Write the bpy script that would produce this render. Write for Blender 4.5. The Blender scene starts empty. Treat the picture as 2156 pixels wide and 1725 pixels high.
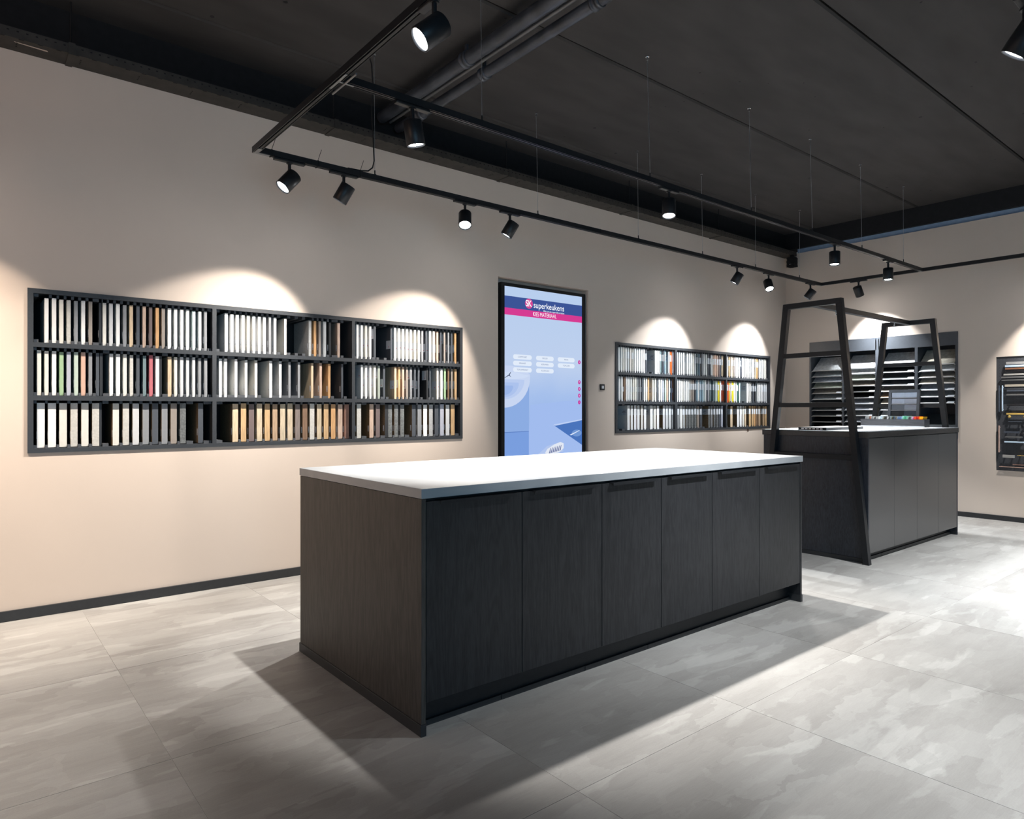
import bpy, bmesh, math, random
from mathutils import Vector, Matrix
random.seed(7)
sc = bpy.context.scene
C = sc.collection
PI = math.pi

# ---------------------------------------------------------------- camera
# frame 2156 x 1725, focal length 1425 px, level camera 1.25 m above the floor
cam_d = bpy.data.cameras.new('camera'); cam = bpy.data.objects.new('camera', cam_d); C.objects.link(cam)
FX, FY = 0.63206, 0.77492            # viewing direction in the floor plane
cam.location = (0, 0, 1.25)
cam.rotation_euler = (PI / 2, 0, math.atan2(FY, FX) - PI / 2)
cam_d.sensor_fit = 'HORIZONTAL'; cam_d.sensor_width = 36.0
cam_d.lens = 36.0 * 1425 / 2156
cam_d.shift_y = -1.5 / 2156
cam_d.clip_start = 0.05; cam_d.clip_end = 60
sc.camera = cam

# ---------------------------------------------------------------- world, exposure, large lights
sc.view_settings.view_transform = 'Standard'; sc.view_settings.look = 'None'
sc.view_settings.gamma = 1.0; sc.view_settings.use_curve_mapping = False
EXPOSURE = 0.12
sc.view_settings.exposure = EXPOSURE
w = bpy.data.worlds.new('world'); sc.world = w; w.use_nodes = True
bg = w.node_tree.nodes['Background']
bg.inputs[0].default_value = (0.86, 0.93, 1.0, 1); bg.inputs[1].default_value = 0.15

def area(name, loc, target, size, power, col, size_y=None):
    d = bpy.data.lights.new(name, 'AREA'); d.energy = power; d.color = col
    d.shape = 'RECTANGLE'; d.size = size; d.size_y = size_y or size
    o = bpy.data.objects.new(name, d); C.objects.link(o); o.location = loc
    v = Vector(target) - Vector(loc)
    o.rotation_euler = v.to_track_quat('-Z', 'Y').to_euler()
    return o
# shop window behind the camera: bluish daylight into the room
area('window_daylight', (-1.2, -4.6, 1.5), (4.5, 3.0, 0.8), 3.6, 120, (0.28, 0.66, 1.0), 2.4)
# unseen warm fill, added to warm the left end of the wall
area('warm_fill_left', (-2.6, 2.6, 2.9), (-0.3, 5.0, 1.6), 1.6, 26, (1.0, 0.58, 0.34), 1.2)

LAMP_POWER = 400.0
LENS_STRENGTH = 75.0

# ---------------------------------------------------------------- helpers
def empty(name, loc=(0, 0, 0)):
    o = bpy.data.objects.new(name, None); C.objects.link(o); o.location = loc
    o.empty_display_size = 0.05
    return o
def tag(o, label=None, cat=None, group=None, kind=None):
    if label: o['label'] = label
    if cat: o['category'] = cat
    if group: o['group'] = group
    if kind: o['kind'] = kind
    return o
def wloc(o):
    v = Vector((0, 0, 0))
    while o is not None:
        v += o.location; o = o.parent
    return v
class MB:
    """collects boxes, prisms and tubes in world coordinates, builds ONE mesh object"""
    def __init__(s): s.v = []; s.f = []; s.m = []; s.sm = []
    def _add(s, vs, fs, m=0, smooth=False):
        k = len(s.v); s.v += [tuple(p) for p in vs]
        s.f += [tuple(i + k for i in f) for f in fs]; s.m += [m] * len(fs); s.sm += [smooth] * len(fs)
    def box(s, x0, x1, y0, y1, z0, z1, m=0, fm=None):
        vs = [(x0,y0,z0),(x1,y0,z0),(x1,y1,z0),(x0,y1,z0),(x0,y0,z1),(x1,y0,z1),(x1,y1,z1),(x0,y1,z1)]
        fs = [(0,3,2,1),(4,5,6,7),(0,1,5,4),(1,2,6,5),(2,3,7,6),(3,0,4,7)]   # bottom top front(-Y) right back left(-X)
        s._add(vs, fs, m)
        if fm:
            for i, k in fm.items(): s.m[len(s.m) - 6 + i] = k
        return s
    def prism(s, poly, axis, a0, a1, m=0):
        """poly: 2D points; axis 'x','y','z' is the extrusion axis"""
        def P(p, a):
            if axis == 'x': return (a, p[0], p[1])
            if axis == 'y': return (p[0], a, p[1])
            return (p[0], p[1], a)
        n = len(poly)
        vs = [P(p, a0) for p in poly] + [P(p, a1) for p in poly]
        fs = [tuple(range(n))[::-1], tuple(range(n, 2 * n))]
        fs += [(i, (i + 1) % n, (i + 1) % n + n, i + n) for i in range(n)]
        s._add(vs, fs, m); return s
    def tube(s, p, q, r, n=12, r2=None, m=0, cap=True):
        p = Vector(p); q = Vector(q); d = (q - p).normalized()
        u = d.orthogonal().normalized(); v = d.cross(u); r2 = r if r2 is None else r2
        vs = []
        for c, rr in ((p, r), (q, r2)):
            for i in range(n):
                t = 2 * PI * i / n; vs.append(c + (u * math.cos(t) + v * math.sin(t)) * rr)
        s._add(vs, [(i, (i + 1) % n, (i + 1) % n + n, i + n) for i in range(n)], m, True)
        if cap: s._add(vs, [tuple(range(n))[::-1], tuple(range(n, 2 * n))], m)
        return s
    def path(s, pts, r, n=8, m=0):
        for a, b in zip(pts, pts[1:]): s.tube(a, b, r, n, m=m)
        return s
    def lathe(s, prof, p, d, n=24, m=0):
        """prof: (distance along d, radius)"""
        p = Vector(p); d = Vector(d).normalized(); u = d.orthogonal().normalized(); v = d.cross(u)
        vs = []
        for (t, r) in prof:
            for i in range(n):
                a = 2 * PI * i / n; vs.append(p + d * t + (u * math.cos(a) + v * math.sin(a)) * r)
        fs = []
        for j in range(len(prof) - 1):
            for i in range(n):
                fs.append((j*n+i, j*n+(i+1)%n, (j+1)*n+(i+1)%n, (j+1)*n+i))
        s._add(vs, fs, m, True); return s
    def build(s, name, mats, parent=None, bevel=0, origin=None):
        if not isinstance(mats, (list, tuple)): mats = [mats]
        if parent is not None: off = wloc(parent)
        elif origin is not None: off = Vector(origin)
        else:
            xs = [p[0] for p in s.v]; ys = [p[1] for p in s.v]; zs = [p[2] for p in s.v]
            off = Vector(((min(xs)+max(xs))/2, (min(ys)+max(ys))/2, min(zs)))
        me = bpy.data.meshes.new(name)
        me.from_pydata([tuple(Vector(p) - off) for p in s.v], [], s.f)
        for mm in mats: me.materials.append(mm)
        me.polygons.foreach_set('material_index', s.m); me.polygons.foreach_set('use_smooth', s.sm)
        bm = bmesh.new(); bm.from_mesh(me); bmesh.ops.recalc_face_normals(bm, faces=bm.faces[:]); bm.to_mesh(me); bm.free()
        me.update()
        o = bpy.data.objects.new(name, me); C.objects.link(o)
        if parent is not None: o.parent = parent
        else: o.location = off
        if bevel:
            b = o.modifiers.new('edge_round', 'BEVEL'); b.width = bevel; b.segments = 2; b.limit_method = 'ANGLE'
        return o
def bx(name, mt, parent, *a, bevel=0, fm=None):
    return MB().box(*a, fm=fm).build(name, mt, parent, bevel)
def struct(o): o['kind'] = 'structure'; return o
def lin(c):
    return tuple((v / 12.92 if v <= 0.04045 else ((v + 0.055) / 1.055) ** 2.4) for v in c)
def S(r, g, b): return lin((r / 255, g / 255, b / 255))

# ---------------------------------------------------------------- materials
MATS = {}
def mat(name, col, rough=0.5, metal=0.0, scale=20, amt=0.08, stretch=(1, 1, 1), bump=0.0, spec=0.5, emit=None, coat=0):
    if name in MATS: return MATS[name]
    m = bpy.data.materials.new(name); m.use_nodes = True; nt = m.node_tree; N = nt.nodes; L = nt.links
    b = N['Principled BSDF']; b.inputs['Roughness'].default_value = rough; b.inputs['Metallic'].default_value = metal
    b.inputs['Specular IOR Level'].default_value = spec
    if coat: b.inputs['Coat Weight'].default_value = coat
    tc = N.new('ShaderNodeTexCoord'); mp = N.new('ShaderNodeMapping'); mp.inputs['Scale'].default_value = stretch
    nz = N.new('ShaderNodeTexNoise'); nz.inputs['Scale'].default_value = scale; nz.inputs['Detail'].default_value = 5
    L.new(tc.outputs['Object'], mp.inputs[0]); L.new(mp.outputs[0], nz.inputs['Vector'])
    cr = N.new('ShaderNodeValToRGB'); cr.color_ramp.elements[0].position = 0.3; cr.color_ramp.elements[1].position = 0.7
    cr.color_ramp.elements[0].color = (*[max(0, c * (1 - amt)) for c in col], 1)
    cr.color_ramp.elements[1].color = (*[min(1, c * (1 + amt)) for c in col], 1)
    L.new(nz.outputs['Fac'], cr.inputs[0]); L.new(cr.outputs[0], b.inputs['Base Color'])
    if bump:
        bp = N.new('ShaderNodeBump'); bp.inputs['Strength'].default_value = bump; bp.inputs['Distance'].default_value = 0.002
        L.new(nz.outputs['Fac'], bp.inputs['Height']); L.new(bp.outputs[0], b.inputs['Normal'])
    if emit:
        b.inputs['Emission Color'].default_value = (*emit[0], 1); b.inputs['Emission Strength'].default_value = emit[1]
    MATS[name] = m; return m
def emis(name, col, strength):
    if name in MATS: return MATS[name]
    m = bpy.data.materials.new(name); m.use_nodes = True; nt = m.node_tree; N = nt.nodes
    N.clear(); e = N.new('ShaderNodeEmission'); o = N.new('ShaderNodeOutputMaterial')
    e.inputs[0].default_value = (*col, 1); e.inputs[1].default_value = strength
    nt.links.new(e.outputs[0], o.inputs[0]); MATS[name] = m; return m

def wall_mat():
    m = mat('wall_paint', (0.60, 0.508, 0.436), 0.85, scale=0.9, amt=0.03, spec=0.2)
    nt = m.node_tree; N = nt.nodes; L = nt.links; b = N['Principled BSDF']
    nz = N.new('ShaderNodeTexNoise'); nz.inputs['Scale'].default_value = 260; nz.inputs['Detail'].default_value = 3
    tc = N.new('ShaderNodeTexCoord'); L.new(tc.outputs['Object'], nz.inputs['Vector'])
    bp = N.new('ShaderNodeBump'); bp.inputs['Strength'].default_value = 0.12; bp.inputs['Distance'].default_value = 0.001
    L.new(nz.outputs['Fac'], bp.inputs['Height']); L.new(bp.outputs[0], b.inputs['Normal'])
    return m
def floor_mat():
    m = bpy.data.materials.new('floor_tile_stoneware'); m.use_nodes = True; nt = m.node_tree; N = nt.nodes; L = nt.links
    b = N['Principled BSDF']; b.inputs['Roughness'].default_value = 0.5; b.inputs['Specular IOR Level'].default_value = 0.35
    geo = N.new('ShaderNodeNewGeometry'); inf = N.new('ShaderNodeObjectInfo')
    add = N.new('ShaderNodeVectorMath'); add.operation = 'ADD'
    sc_ = N.new('ShaderNodeVectorMath'); sc_.operation = 'SCALE'; sc_.inputs[0].default_value = (17.3, 9.1, 5.7)
    L.new(inf.outputs['Random'], sc_.inputs['Scale']); L.new(geo.outputs['Position'], add.inputs[0]); L.new(sc_.outputs[0], add.inputs[1])
    def noise(scale, det, stretch, dist=0, src=add):
        mp = N.new('ShaderNodeMapping'); mp.inputs['Scale'].default_value = stretch
        L.new(src.outputs[0], mp.inputs[0])
        n = N.new('ShaderNodeTexNoise'); n.inputs['Scale'].default_value = scale; n.inputs['Detail'].default_value = det
        n.inputs['Distortion'].default_value = dist; L.new(mp.outputs[0], n.inputs['Vector']); return n
    # torn rectangular patches of the printed plaster
    jit = noise(9, 6, (1, 1.6, 1)); js = N.new('ShaderNodeVectorMath'); js.operation = 'SCALE'; js.inputs['Scale'].default_value = 0.16
    L.new(jit.outputs['Color'], js.inputs[0]); ja = N.new('ShaderNodeVectorMath'); ja.operation = 'ADD'
    L.new(add.outputs[0], ja.inputs[0]); L.new(js.outputs[0], ja.inputs[1])
    mp = N.new('ShaderNodeMapping'); mp.inputs['Scale'].default_value = (1.5, 5.2, 0.0); L.new(ja.outputs[0], mp.inputs[0])
    vo = N.new('ShaderNodeTexVoronoi'); vo.distance = 'CHEBYCHEV'; vo.inputs['Scale'].default_value = 1.0; vo.inputs['Randomness'].default_value = 0.9
    L.new(mp.outputs[0], vo.inputs['Vector'])
    sep = N.new('ShaderNodeSeparateColor'); L.new(vo.outputs['Color'], sep.inputs[0])
    mp2 = N.new('ShaderNodeMapping'); mp2.inputs['Scale'].default_value = (3.1, 11.0, 0.0); mp2.inputs['Location'].default_value = (3.3, 1.7, 0); L.new(ja.outputs[0], mp2.inputs[0])
    vo2 = N.new('ShaderNodeTexVoronoi'); vo2.distance = 'CHEBYCHEV'; vo2.inputs['Scale'].default_value = 1.0; L.new(mp2.outputs[0], vo2.inputs['Vector'])
    sep2 = N.new('ShaderNodeSeparateColor'); L.new(vo2.outputs['Color'], sep2.inputs[0])
    streak = noise(5, 8, (0.6, 5, 1)); streak2 = noise(70, 4, (0.3, 3, 1)); cloud = noise(1.4, 4, (1, 1.8, 1), 0.3); fine = noise(260, 2, (1, 1, 1))
    smear = noise(1.7, 9, (1.0, 3.6, 1), 0.5)
    def mth(op, a, bb):
        n = N.new('ShaderNodeMath'); n.operation = op
        for i, v in enumerate((a, bb)):
            if isinstance(v, (int, float)): n.inputs[i].default_value = v
            else: L.new(v, n.inputs[i])
        return n.outputs[0]
    sm = N.new('ShaderNodeMapRange'); sm.interpolation_type = 'SMOOTHSTEP'; sm.inputs['From Min'].default_value = 0.555; sm.inputs['From Max'].default_value = 0.60; L.new(smear.outputs['Fac'], sm.inputs['Value'])
    s = mth('MULTIPLY', sep.outputs[0], 0.15)
    s = mth('ADD', s, mth('MULTIPLY', sep2.outputs[1], 0.10))
    s = mth('ADD', s, mth('MULTIPLY', sm.outputs[0], 0.16))
    s = mth('ADD', s, mth('MULTIPLY', streak.outputs['Fac'], 0.20))
    s = mth('ADD', s, mth('MULTIPLY', streak2.outputs['Fac'], 0.13))
    s = mth('ADD', s, mth('MULTIPLY', cloud.outputs['Fac'], 0.26))
    s = mth('ADD', s, mth('MULTIPLY', fine.outputs['Fac'], 0.14))
    s = mth('ADD', s, mth('MULTIPLY', inf.outputs['Random'], 0.05))
    cr = N.new('ShaderNodeValToRGB'); e = cr.color_ramp.elements
    e[0].position = 0.30; e[0].color = (0.225, 0.213, 0.200, 1); e[1].position = 0.86; e[1].color = (0.42, 0.41, 0.39, 1)
    L.new(s, cr.inputs[0]); L.new(cr.outputs[0], b.inputs['Base Color'])
    bp = N.new('ShaderNodeBump'); bp.inputs['Strength'].default_value = 0.25; bp.inputs['Distance'].default_value = 0.0015
    L.new(s, bp.inputs['Height']); L.new(bp.outputs[0], b.inputs['Normal'])
    return m
def wood_mat(name, dark, light, rough=0.45, scale=1.0, vertical=True, spec=0.5):
    m = bpy.data.materials.new(name); m.use_nodes = True; nt = m.node_tree; N = nt.nodes; L = nt.links
    b = N['Principled BSDF']; b.inputs['Roughness'].default_value = rough; b.inputs['Specular IOR Level'].default_value = spec
    tc = N.new('ShaderNodeNewGeometry'); inf = N.new('ShaderNodeObjectInfo')
    add = N.new('ShaderNodeVectorMath'); add.operation = 'ADD'
    sc_ = N.new('ShaderNodeVectorMath'); sc_.operation = 'SCALE'; sc_.inputs[0].default_value = (7.3, 5.1, 3.7)
    L.new(inf.outputs['Random'], sc_.inputs['Scale']); L.new(tc.outputs['Position'], add.inputs[0]); L.new(sc_.outputs[0], add.inputs[1])
    mp = N.new('ShaderNodeMapping'); mp.inputs['Scale'].default_value = (9, 9, 0.8) if vertical else (0.8, 0.8, 30)
    L.new(add.outputs[0], mp.inputs[0])
    n1 = N.new('ShaderNodeTexNoise'); n1.inputs['Scale'].default_value = 1.2 * scale; n1.inputs['Detail'].default_value = 3; n1.inputs['Distortion'].default_value = 0.6
    L.new(mp.outputs[0], n1.inputs['Vector'])
    wv = N.new('ShaderNodeMath'); wv.operation = 'MULTIPLY'; wv.inputs[1].default_value = 70; L.new(n1.outputs['Fac'], wv.inputs[0])
    sn = N.new('ShaderNodeMath'); sn.operation = 'SINE'; L.new(wv.outputs[0], sn.inputs[0])
    n2 = N.new('ShaderNodeTexNoise'); n2.inputs['Scale'].default_value = 24 * scale; n2.inputs['Detail'].default_value = 4; L.new(mp.outputs[0], n2.inputs['Vector'])
    mx = N.new('ShaderNodeMath'); mx.operation = 'MULTIPLY_ADD'; mx.inputs[1].default_value = 0.13; L.new(sn.outputs[0], mx.inputs[0]); L.new(n2.outputs['Fac'], mx.inputs[2])
    cr = N.new('ShaderNodeValToRGB'); e = cr.color_ramp.elements
    e[0].position = 0.25; e[0].color = (*dark, 1); e[1].position = 0.75; e[1].color = (*light, 1)
    L.new(mx.outputs[0], cr.inputs[0]); L.new(cr.outputs[0], b.inputs['Base Color'])
    bp = N.new('ShaderNodeBump'); bp.inputs['Strength'].default_value = 0.08; bp.inputs['Distance'].default_value = 0.001
    L.new(mx.outputs[0], bp.inputs['Height']); L.new(bp.outputs[0], b.inputs['Normal'])
    MATS[name] = m; return m
def marble_mat(name, a, c, rough=0.35, vs=3.0):
    m = bpy.data.materials.new(name); m.use_nodes = True; nt = m.node_tree; N = nt.nodes; L = nt.links
    b = N['Principled BSDF']; b.inputs['Roughness'].default_value = rough
    tc = N.new('ShaderNodeNewGeometry')
    n1 = N.new('ShaderNodeTexNoise'); n1.inputs['Scale'].default_value = vs; n1.inputs['Detail'].default_value = 8; n1.inputs['Distortion'].default_value = 1.4
    L.new(tc.outputs['Position'], n1.inputs['Vector'])
    cr = N.new('ShaderNodeValToRGB'); e = cr.color_ramp.elements
    e[0].position = 0.3; e[0].color = (*a, 1); e[1].position = 0.72; e[1].color = (*c, 1)
    L.new(n1.outputs['Fac'], cr.inputs[0]); L.new(cr.outputs[0], b.inputs['Base Color']); MATS[name] = m; return m
def speckle_mat(name, a, c, rough=0.4, vs=120):
    m = marble_mat(name, a, c, rough, vs); m.node_tree.nodes['Noise Texture'].inputs['Distortion'].default_value = 0
    return m

M_wall = wall_mat(); M_floor = floor_mat()
M_grout = mat('grout', (0.40, 0.39, 0.37), 0.9)
M_ceil = mat('black_painted_concrete', (0.037, 0.034, 0.033), 0.8, scale=2.4, amt=0.22, stretch=(0.6, 2, 1), bump=0.3, spec=0.3)
M_black = mat('black_metal', (0.010, 0.011, 0.013), 0.42, scale=60, amt=0.15, spec=0.35)
M_blackmatt = mat('black_matt', (0.010, 0.010, 0.011), 0.75, amt=0.2, spec=0.3)
M_rack = mat('anthracite_laminate', (0.030, 0.034, 0.040), 0.5, scale=90, amt=0.12)
M_rackin = mat('black_interior', (0.010, 0.010, 0.012), 0.8, amt=0.1)
M_disp = mat('grey_lacquer', (0.052, 0.058, 0.068), 0.32, scale=40, amt=0.05)
M_dispin = mat('display_interior', (0.022, 0.024, 0.030), 0.5, scale=40, amt=0.05)
M_tray = mat('tray_metal', (0.030, 0.026, 0.022), 0.6, scale=12, amt=0.35)
M_pipe = mat('pipe_painted', (0.040, 0.045, 0.055), 0.35, scale=9, amt=0.4)
M_rod = mat('rod_grey', (0.12, 0.12, 0.12), 0.4, metal=0.3)
M_chrome = mat('chrome', (0.75, 0.76, 0.78), 0.22, metal=1.0)
M_alu = mat('brushed_aluminium', (0.55, 0.56, 0.58), 0.35, metal=0.9, scale=60, stretch=(1, 1, 20))
M_cond = mat('track_inner', (0.20, 0.20, 0.20), 0.4, metal=0.5)
M_skirt = mat('black_skirting', (0.020, 0.021, 0.023), 0.45, scale=40, amt=0.1)
M_top = marble_mat('light_stone_laminate', (0.27, 0.28, 0.29), (0.36, 0.37, 0.38), 0.38, 2.2)
M_ctop = speckle_mat('speckled_laminate', (0.25, 0.27, 0.30), (0.78, 0.80, 0.82), 0.4, 130)
M_idoor = wood_mat('black_oak_door', (0.0075, 0.0082, 0.0100), (0.0220, 0.0225, 0.0245), 0.46, 1.0, spec=0.35)
M_iside = wood_mat('smoked_oak_panel', (0.036, 0.031, 0.027), (0.070, 0.060, 0.053), 0.5, 0.8, spec=0.3)
M_cside = wood_mat('black_ribbed_wood_bluelit', (0.009, 0.011, 0.016), (0.034, 0.040, 0.052), 0.4, 2.6)  # the blue light on the end panels is mixed into this wood colour
M_cedge = wood_mat('dark_wood_edge', (0.030, 0.028, 0.027), (0.065, 0.060, 0.056), 0.45, 1.0, vertical=False)
M_cdoor = mat('grey_satin_door', (0.070, 0.068, 0.067), 0.38, scale=300, amt=0.05)
M_lens = emis('lamp_lens', (0.95, 0.98, 1.0), LENS_STRENGTH)
M_sticker = mat('paper_sticker', (0.60, 0.63, 0.67), 0.6, scale=400, amt=0.05)
M_print = mat('printed_ink', (0.04, 0.04, 0.05), 0.6)
M_redprint = mat('red_ink', (0.55, 0.03, 0.05), 0.6)

# ================================================================ ROOM SHELL
YW = 4.96      # left wall plane
XB = 9.03      # back wall plane
ZC = 3.70      # ceiling
XN, YN = -4.5, -5.5   # the room goes on behind the camera

# floor: slab + one mesh per tile
floor = struct(bx('floor', M_grout, None, XN, XB, YN, YW, -0.15, -0.0012))
TX, TY = 0.98, 1.062
def span(lo, hi, first, pitch):
    k = math.floor((lo - first) / pitch); a = first + k * pitch; out = []
    while a < hi - 1e-6:
        x0 = max(a + 0.0009, lo); x1 = min(a + pitch - 0.0009, hi)
        if x1 - x0 > 0.02: out.append((x0, x1))
        a += pitch
    return out
for (x0, x1) in span(-2.0, XB, 0.585, TX):
    for (y0, y1) in span(-2.0, YW, 1.577 - 0.0, TY):
        if x0 > XB - 0.01 or y0 > YW - 0.01: continue
        if x1 * FX + y1 * FY < 0.4: continue
        dz = random.uniform(-0.0004, 0.0)
        t = MB().box(x0, x1, y0, y1, -0.010, dz).build('tile', M_floor, floor)

# ceiling: hollow-core slabs with V joints, each slab a piece
ceiling = struct(bx('ceiling', M_blackmatt, None, XN, XB + 0.2, YN, YW + 0.4, ZC + 0.03, ZC + 0.2))
yj = [YW + 0.4, 4.535, 3.257, 1.985, 0.71, -0.565, -1.84, -3.115, YN]
for a, b in zip(yj, yj[1:]):
    g = 0.006
    MB().prism([(b + g, ZC + 0.03), (b + g, ZC + 0.012), (b + g + 0.012, ZC), (a - g - 0.012, ZC), (a - g, ZC + 0.012), (a - g, ZC + 0.03)], 'x', XN, XB + 0.2).build('ceiling_slab', M_ceil, ceiling)
hm = MB()
for i in range(70):
    x = random.uniform(0.5, 8.8); y = random.uniform(0.2, 4.7); r = random.choice([0.006, 0.008, 0.008, 0.014])
    hm.tube((x, y, ZC - 0.001), (x, y, ZC + 0.001), r, 8)
tag(hm.build('drill_holes', M_blackmatt, ceiling), kind='stuff')

# left wall with three recesses (near rack, screen, far rack)
WT = 0.42
NR = (0.312, 3.4705, 0.985, 1.973)     # near rack opening x0,x1,z0,z1
SR = (3.878, 5.072, 0.30, 2.484)       # screen recess
FR = (5.482, 8.606, 0.985, 1.970)      # far rack
wl = MB()
def wall_x(x0, x1, z0, z1): wl.box(x0, x1, YW, YW + WT, z0, z1)
ZT = 3.37
wall_x(XN, NR[0], 0, ZT); wall_x(NR[0], NR[1], 0, NR[2]); wall_x(NR[0], NR[1], NR[3], ZT)
wall_x(NR[1], SR[0], 0, ZT); wall_x(SR[0], SR[1], 0, SR[2]); wall_x(SR[0], SR[1], SR[3], ZT)
wl.box(SR[0], SR[1], YW + 0.10, YW + WT, SR[2], SR[3])
wall_x(SR[1], FR[0], 0, ZT); wall_x(FR[0], FR[1], 0, FR[2]); wall_x(FR[0], FR[1], FR[3], ZT)
wall_x(FR[1], XB + 0.45, 0, ZT)
wl.box(NR[0], NR[1], YW + 0.40, YW + WT, NR[2], NR[3]); wl.box(FR[0], FR[1], YW + 0.40, YW + WT, FR[2], FR[3])
o = wl.build('wall_left', M_wall, None); struct(o)
struct(bx('trim_1', M_blackmatt, None, XN, XB, YW, YW + 0.3, ZT, ZC + 0.02)).name = 'trim_1'

# back wall with the slab display recess and the handle board recess
DY0, DY1, DZ0, DZ1 = 2.832, 4.610, 0.90, 2.155      # display opening
PY0, PY1, PZ0, PZ1 = 0.90, 2.458, 0.559, 1.832      # handle board opening
ZB = 3.412
wb = MB()
def wall_y(y0, y1, z0, z1, a=0, b=0.45): wb.box(XB + a, XB + b, y0, y1, z0, z1)
wall_y(DY1, YW, 0, ZB); wall_y(DY0, DY1, 0, DZ0); wall_y(DY0, DY1, DZ1, ZB); wall_y(DY0, DY1, DZ0, DZ1, 0.40)
wall_y(PY1, DY0, 0, ZB); wall_y(PY0, PY1, 0, PZ0); wall_y(PY0, PY1, PZ1, ZB); wall_y(PY0, PY1, PZ0, PZ1, 0.06)
wall_y(YN, PY0, 0, ZB)
struct(wb.build('wall_back', M_wall, None))
M_band = mat('blue_grey_band', (0.24, 0.33, 0.46), 0.7)
struct(bx('trim_2', M_band, None, XB + 0.03, XB + 0.2, YN, 4.80, ZB, 3.476))
struct(bx('trim_3', M_blackmatt, None, XB - 0.03, XB + 0.2, YN, YW, 3.476, ZC))  # black beam, carried up to the ceiling in place of the shadow there
# steel sleeve piece near the corner
# skirting boards
bl = struct(bx('baseboard_left', M_skirt, None, XN, XB, YW - 0.014, YW, 0.0, 0.062, bevel=0.002))
bb = struct(bx('baseboard_back', M_skirt, None, XB - 0.014, XB, YN, YW - 0.014, 0.0, 0.056, bevel=0.002))

# ================================================================ CABLE TRAY above the left wall
tray = tag(empty('cable_tray', (4.4, 4.88, 3.37)), 'long perforated black cable tray running along the top of the long beige wall', 'cable tray')
TYF = 4.785
bx('bottom_plate', M_tray, tray, XN, XB - 0.03, TYF, YW, 3.366, 3.369)
sp = MB()
sp.box(XN, XB - 0.03, TYF - 0.003, TYF, 3.366, 3.424); sp.box(XN, XB - 0.03, TYF, TYF + 0.012, 3.421, 3.424)
sp.build('side_plate', M_tray, tray)
ho = MB(); x = -0.2
k = 0
while x < 8.9:
    ho.box(x, x + 0.011, TYF - 0.0045, TYF - 0.003, 3.402, 3.409)
    if k % 2 == 0: ho.box(x + 0.01, x + 0.035, TYF - 0.002, TYF + 0.004, 3.3645, 3.3665)
    if k % 7 == 3:
        for q in (0.05, 0.075, 0.10): ho.box(x, x + 0.008, TYF + q, TYF + q + 0.010, 3.3645, 3.366)
    x += 0.045; k += 1
tag(ho.build('perforation', M_blackmatt, tray), kind='stuff')
m = MB(); m.prism([(0.24, 4.83), (0.40, 4.835), (0.405, 4.85), (0.33, 4.845), (0.25, 4.838)], 'z', 3.3652, 3.366); m.build('scraped_paint', mat('scrape_pale', (0.55, 0.45, 0.38), 0.7), tray)
for xs in (0.50, 2.18, 3.86, 5.55, 7.2):
    st = MB(); st.box(xs, xs + 0.035, TYF - 0.007, YW, 3.360, 3.366); st.box(xs, xs + 0.035, TYF - 0.008, TYF - 0.003, 3.360, 3.43)
    st.build('strap', M_tray, tray)
    MB().tube((xs + 0.017, TYF + 0.05, 3.37), (xs + 0.017, TYF + 0.05, ZC), 0.005, 8).build('hanger_rod', M_blackmatt, tray)

# ================================================================ PIPES under the ceiling
def pipe(name, x, z, r, label, m, couplings, y0=-3.0, y1=4.90):
    p = tag(empty(name, (x, 2, z)), label, 'pipe')
    MB().tube((x, y0, z), (x, y1, z), r, 20).build('pipe_run', m, p)
    for yc in couplings:
        c = MB(); c.lathe([(-0.035, r + 0.001), (-0.033, r + 0.008), (-0.01, r + 0.008), (-0.008, r + 0.004), (0.012, r + 0.004), (0.014, r + 0.009), (0.03, r + 0.009), (0.032, r + 0.001)], (x, yc, z), (0, 1, 0), 24)
        c.build('coupling', M_chrome if r > 0.03 and False else m, p)
        MB().box(x - 0.008, x + 0.008, yc - 0.012, yc + 0.012, z + r - 0.002, ZC).build('pipe_clamp', m, p)
    return p
pipe('ceiling_pipe', 2.64, 3.60, 0.045, 'left black pipe of the pair crossing under the dark ceiling', M_pipe, [3.72, 2.55])
pipe('ceiling_pipe', 2.79, 3.55, 0.036, 'right black pipe with ribbed couplings crossing under the dark ceiling', M_pipe, [3.72, 2.66, 4.55])
pipe('ceiling_rod', 2.715, 3.585, 0.012, 'thin pale conduit running between the two black ceiling pipes', M_rod, [])

# ================================================================ LIGHT TRACKS
TZ0, TZ1 = 2.826, 2.862
Y1, Y2, XNR, XBR = 4.22, 3.05, 1.41, 8.55
track = tag(empty('light_track', (5.0, 3.6, TZ0)), 'black suspended rectangular lighting track frame carrying all the spotlights', 'lighting track')
def rail(axis, a0, a1, c, name, label):
    h = 0.018
    m = MB()
    def B(u0, u1, v0, v1, z0, z1, mm=0):
        if axis == 'x': m.box(u0, u1, v0, v1, z0, z1, mm)
        else: m.box(v0, v1, u0, u1, z0, z1, mm)
    B(a0, a1, c - h, c + h, TZ0 + 0.012, TZ1)
    for s0, s1 in ((-h, -h + 0.004), (h - 0.004, h), (-0.0055, 0.0055)): B(a0, a1, c + s0, c + s1, TZ0, TZ0 + 0.012)
    o = m.build(name, M_black, track)
    if label: o['label'] = label
    m = MB()
    B(a0 + 0.03, a1 - 0.03, c + 0.0062, c + h - 0.005, TZ0 + 0.006, TZ0 + 0.0119)
    m.build('conductor_strip', M_cond, track)
rail('x', XNR + 0.018, XBR - 0.018, Y1, 'rail', 'rail nearest the rack wall'); rail('x', XNR + 0.018, XBR - 0.018, Y2, 'rail', 'inner long rail')
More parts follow.
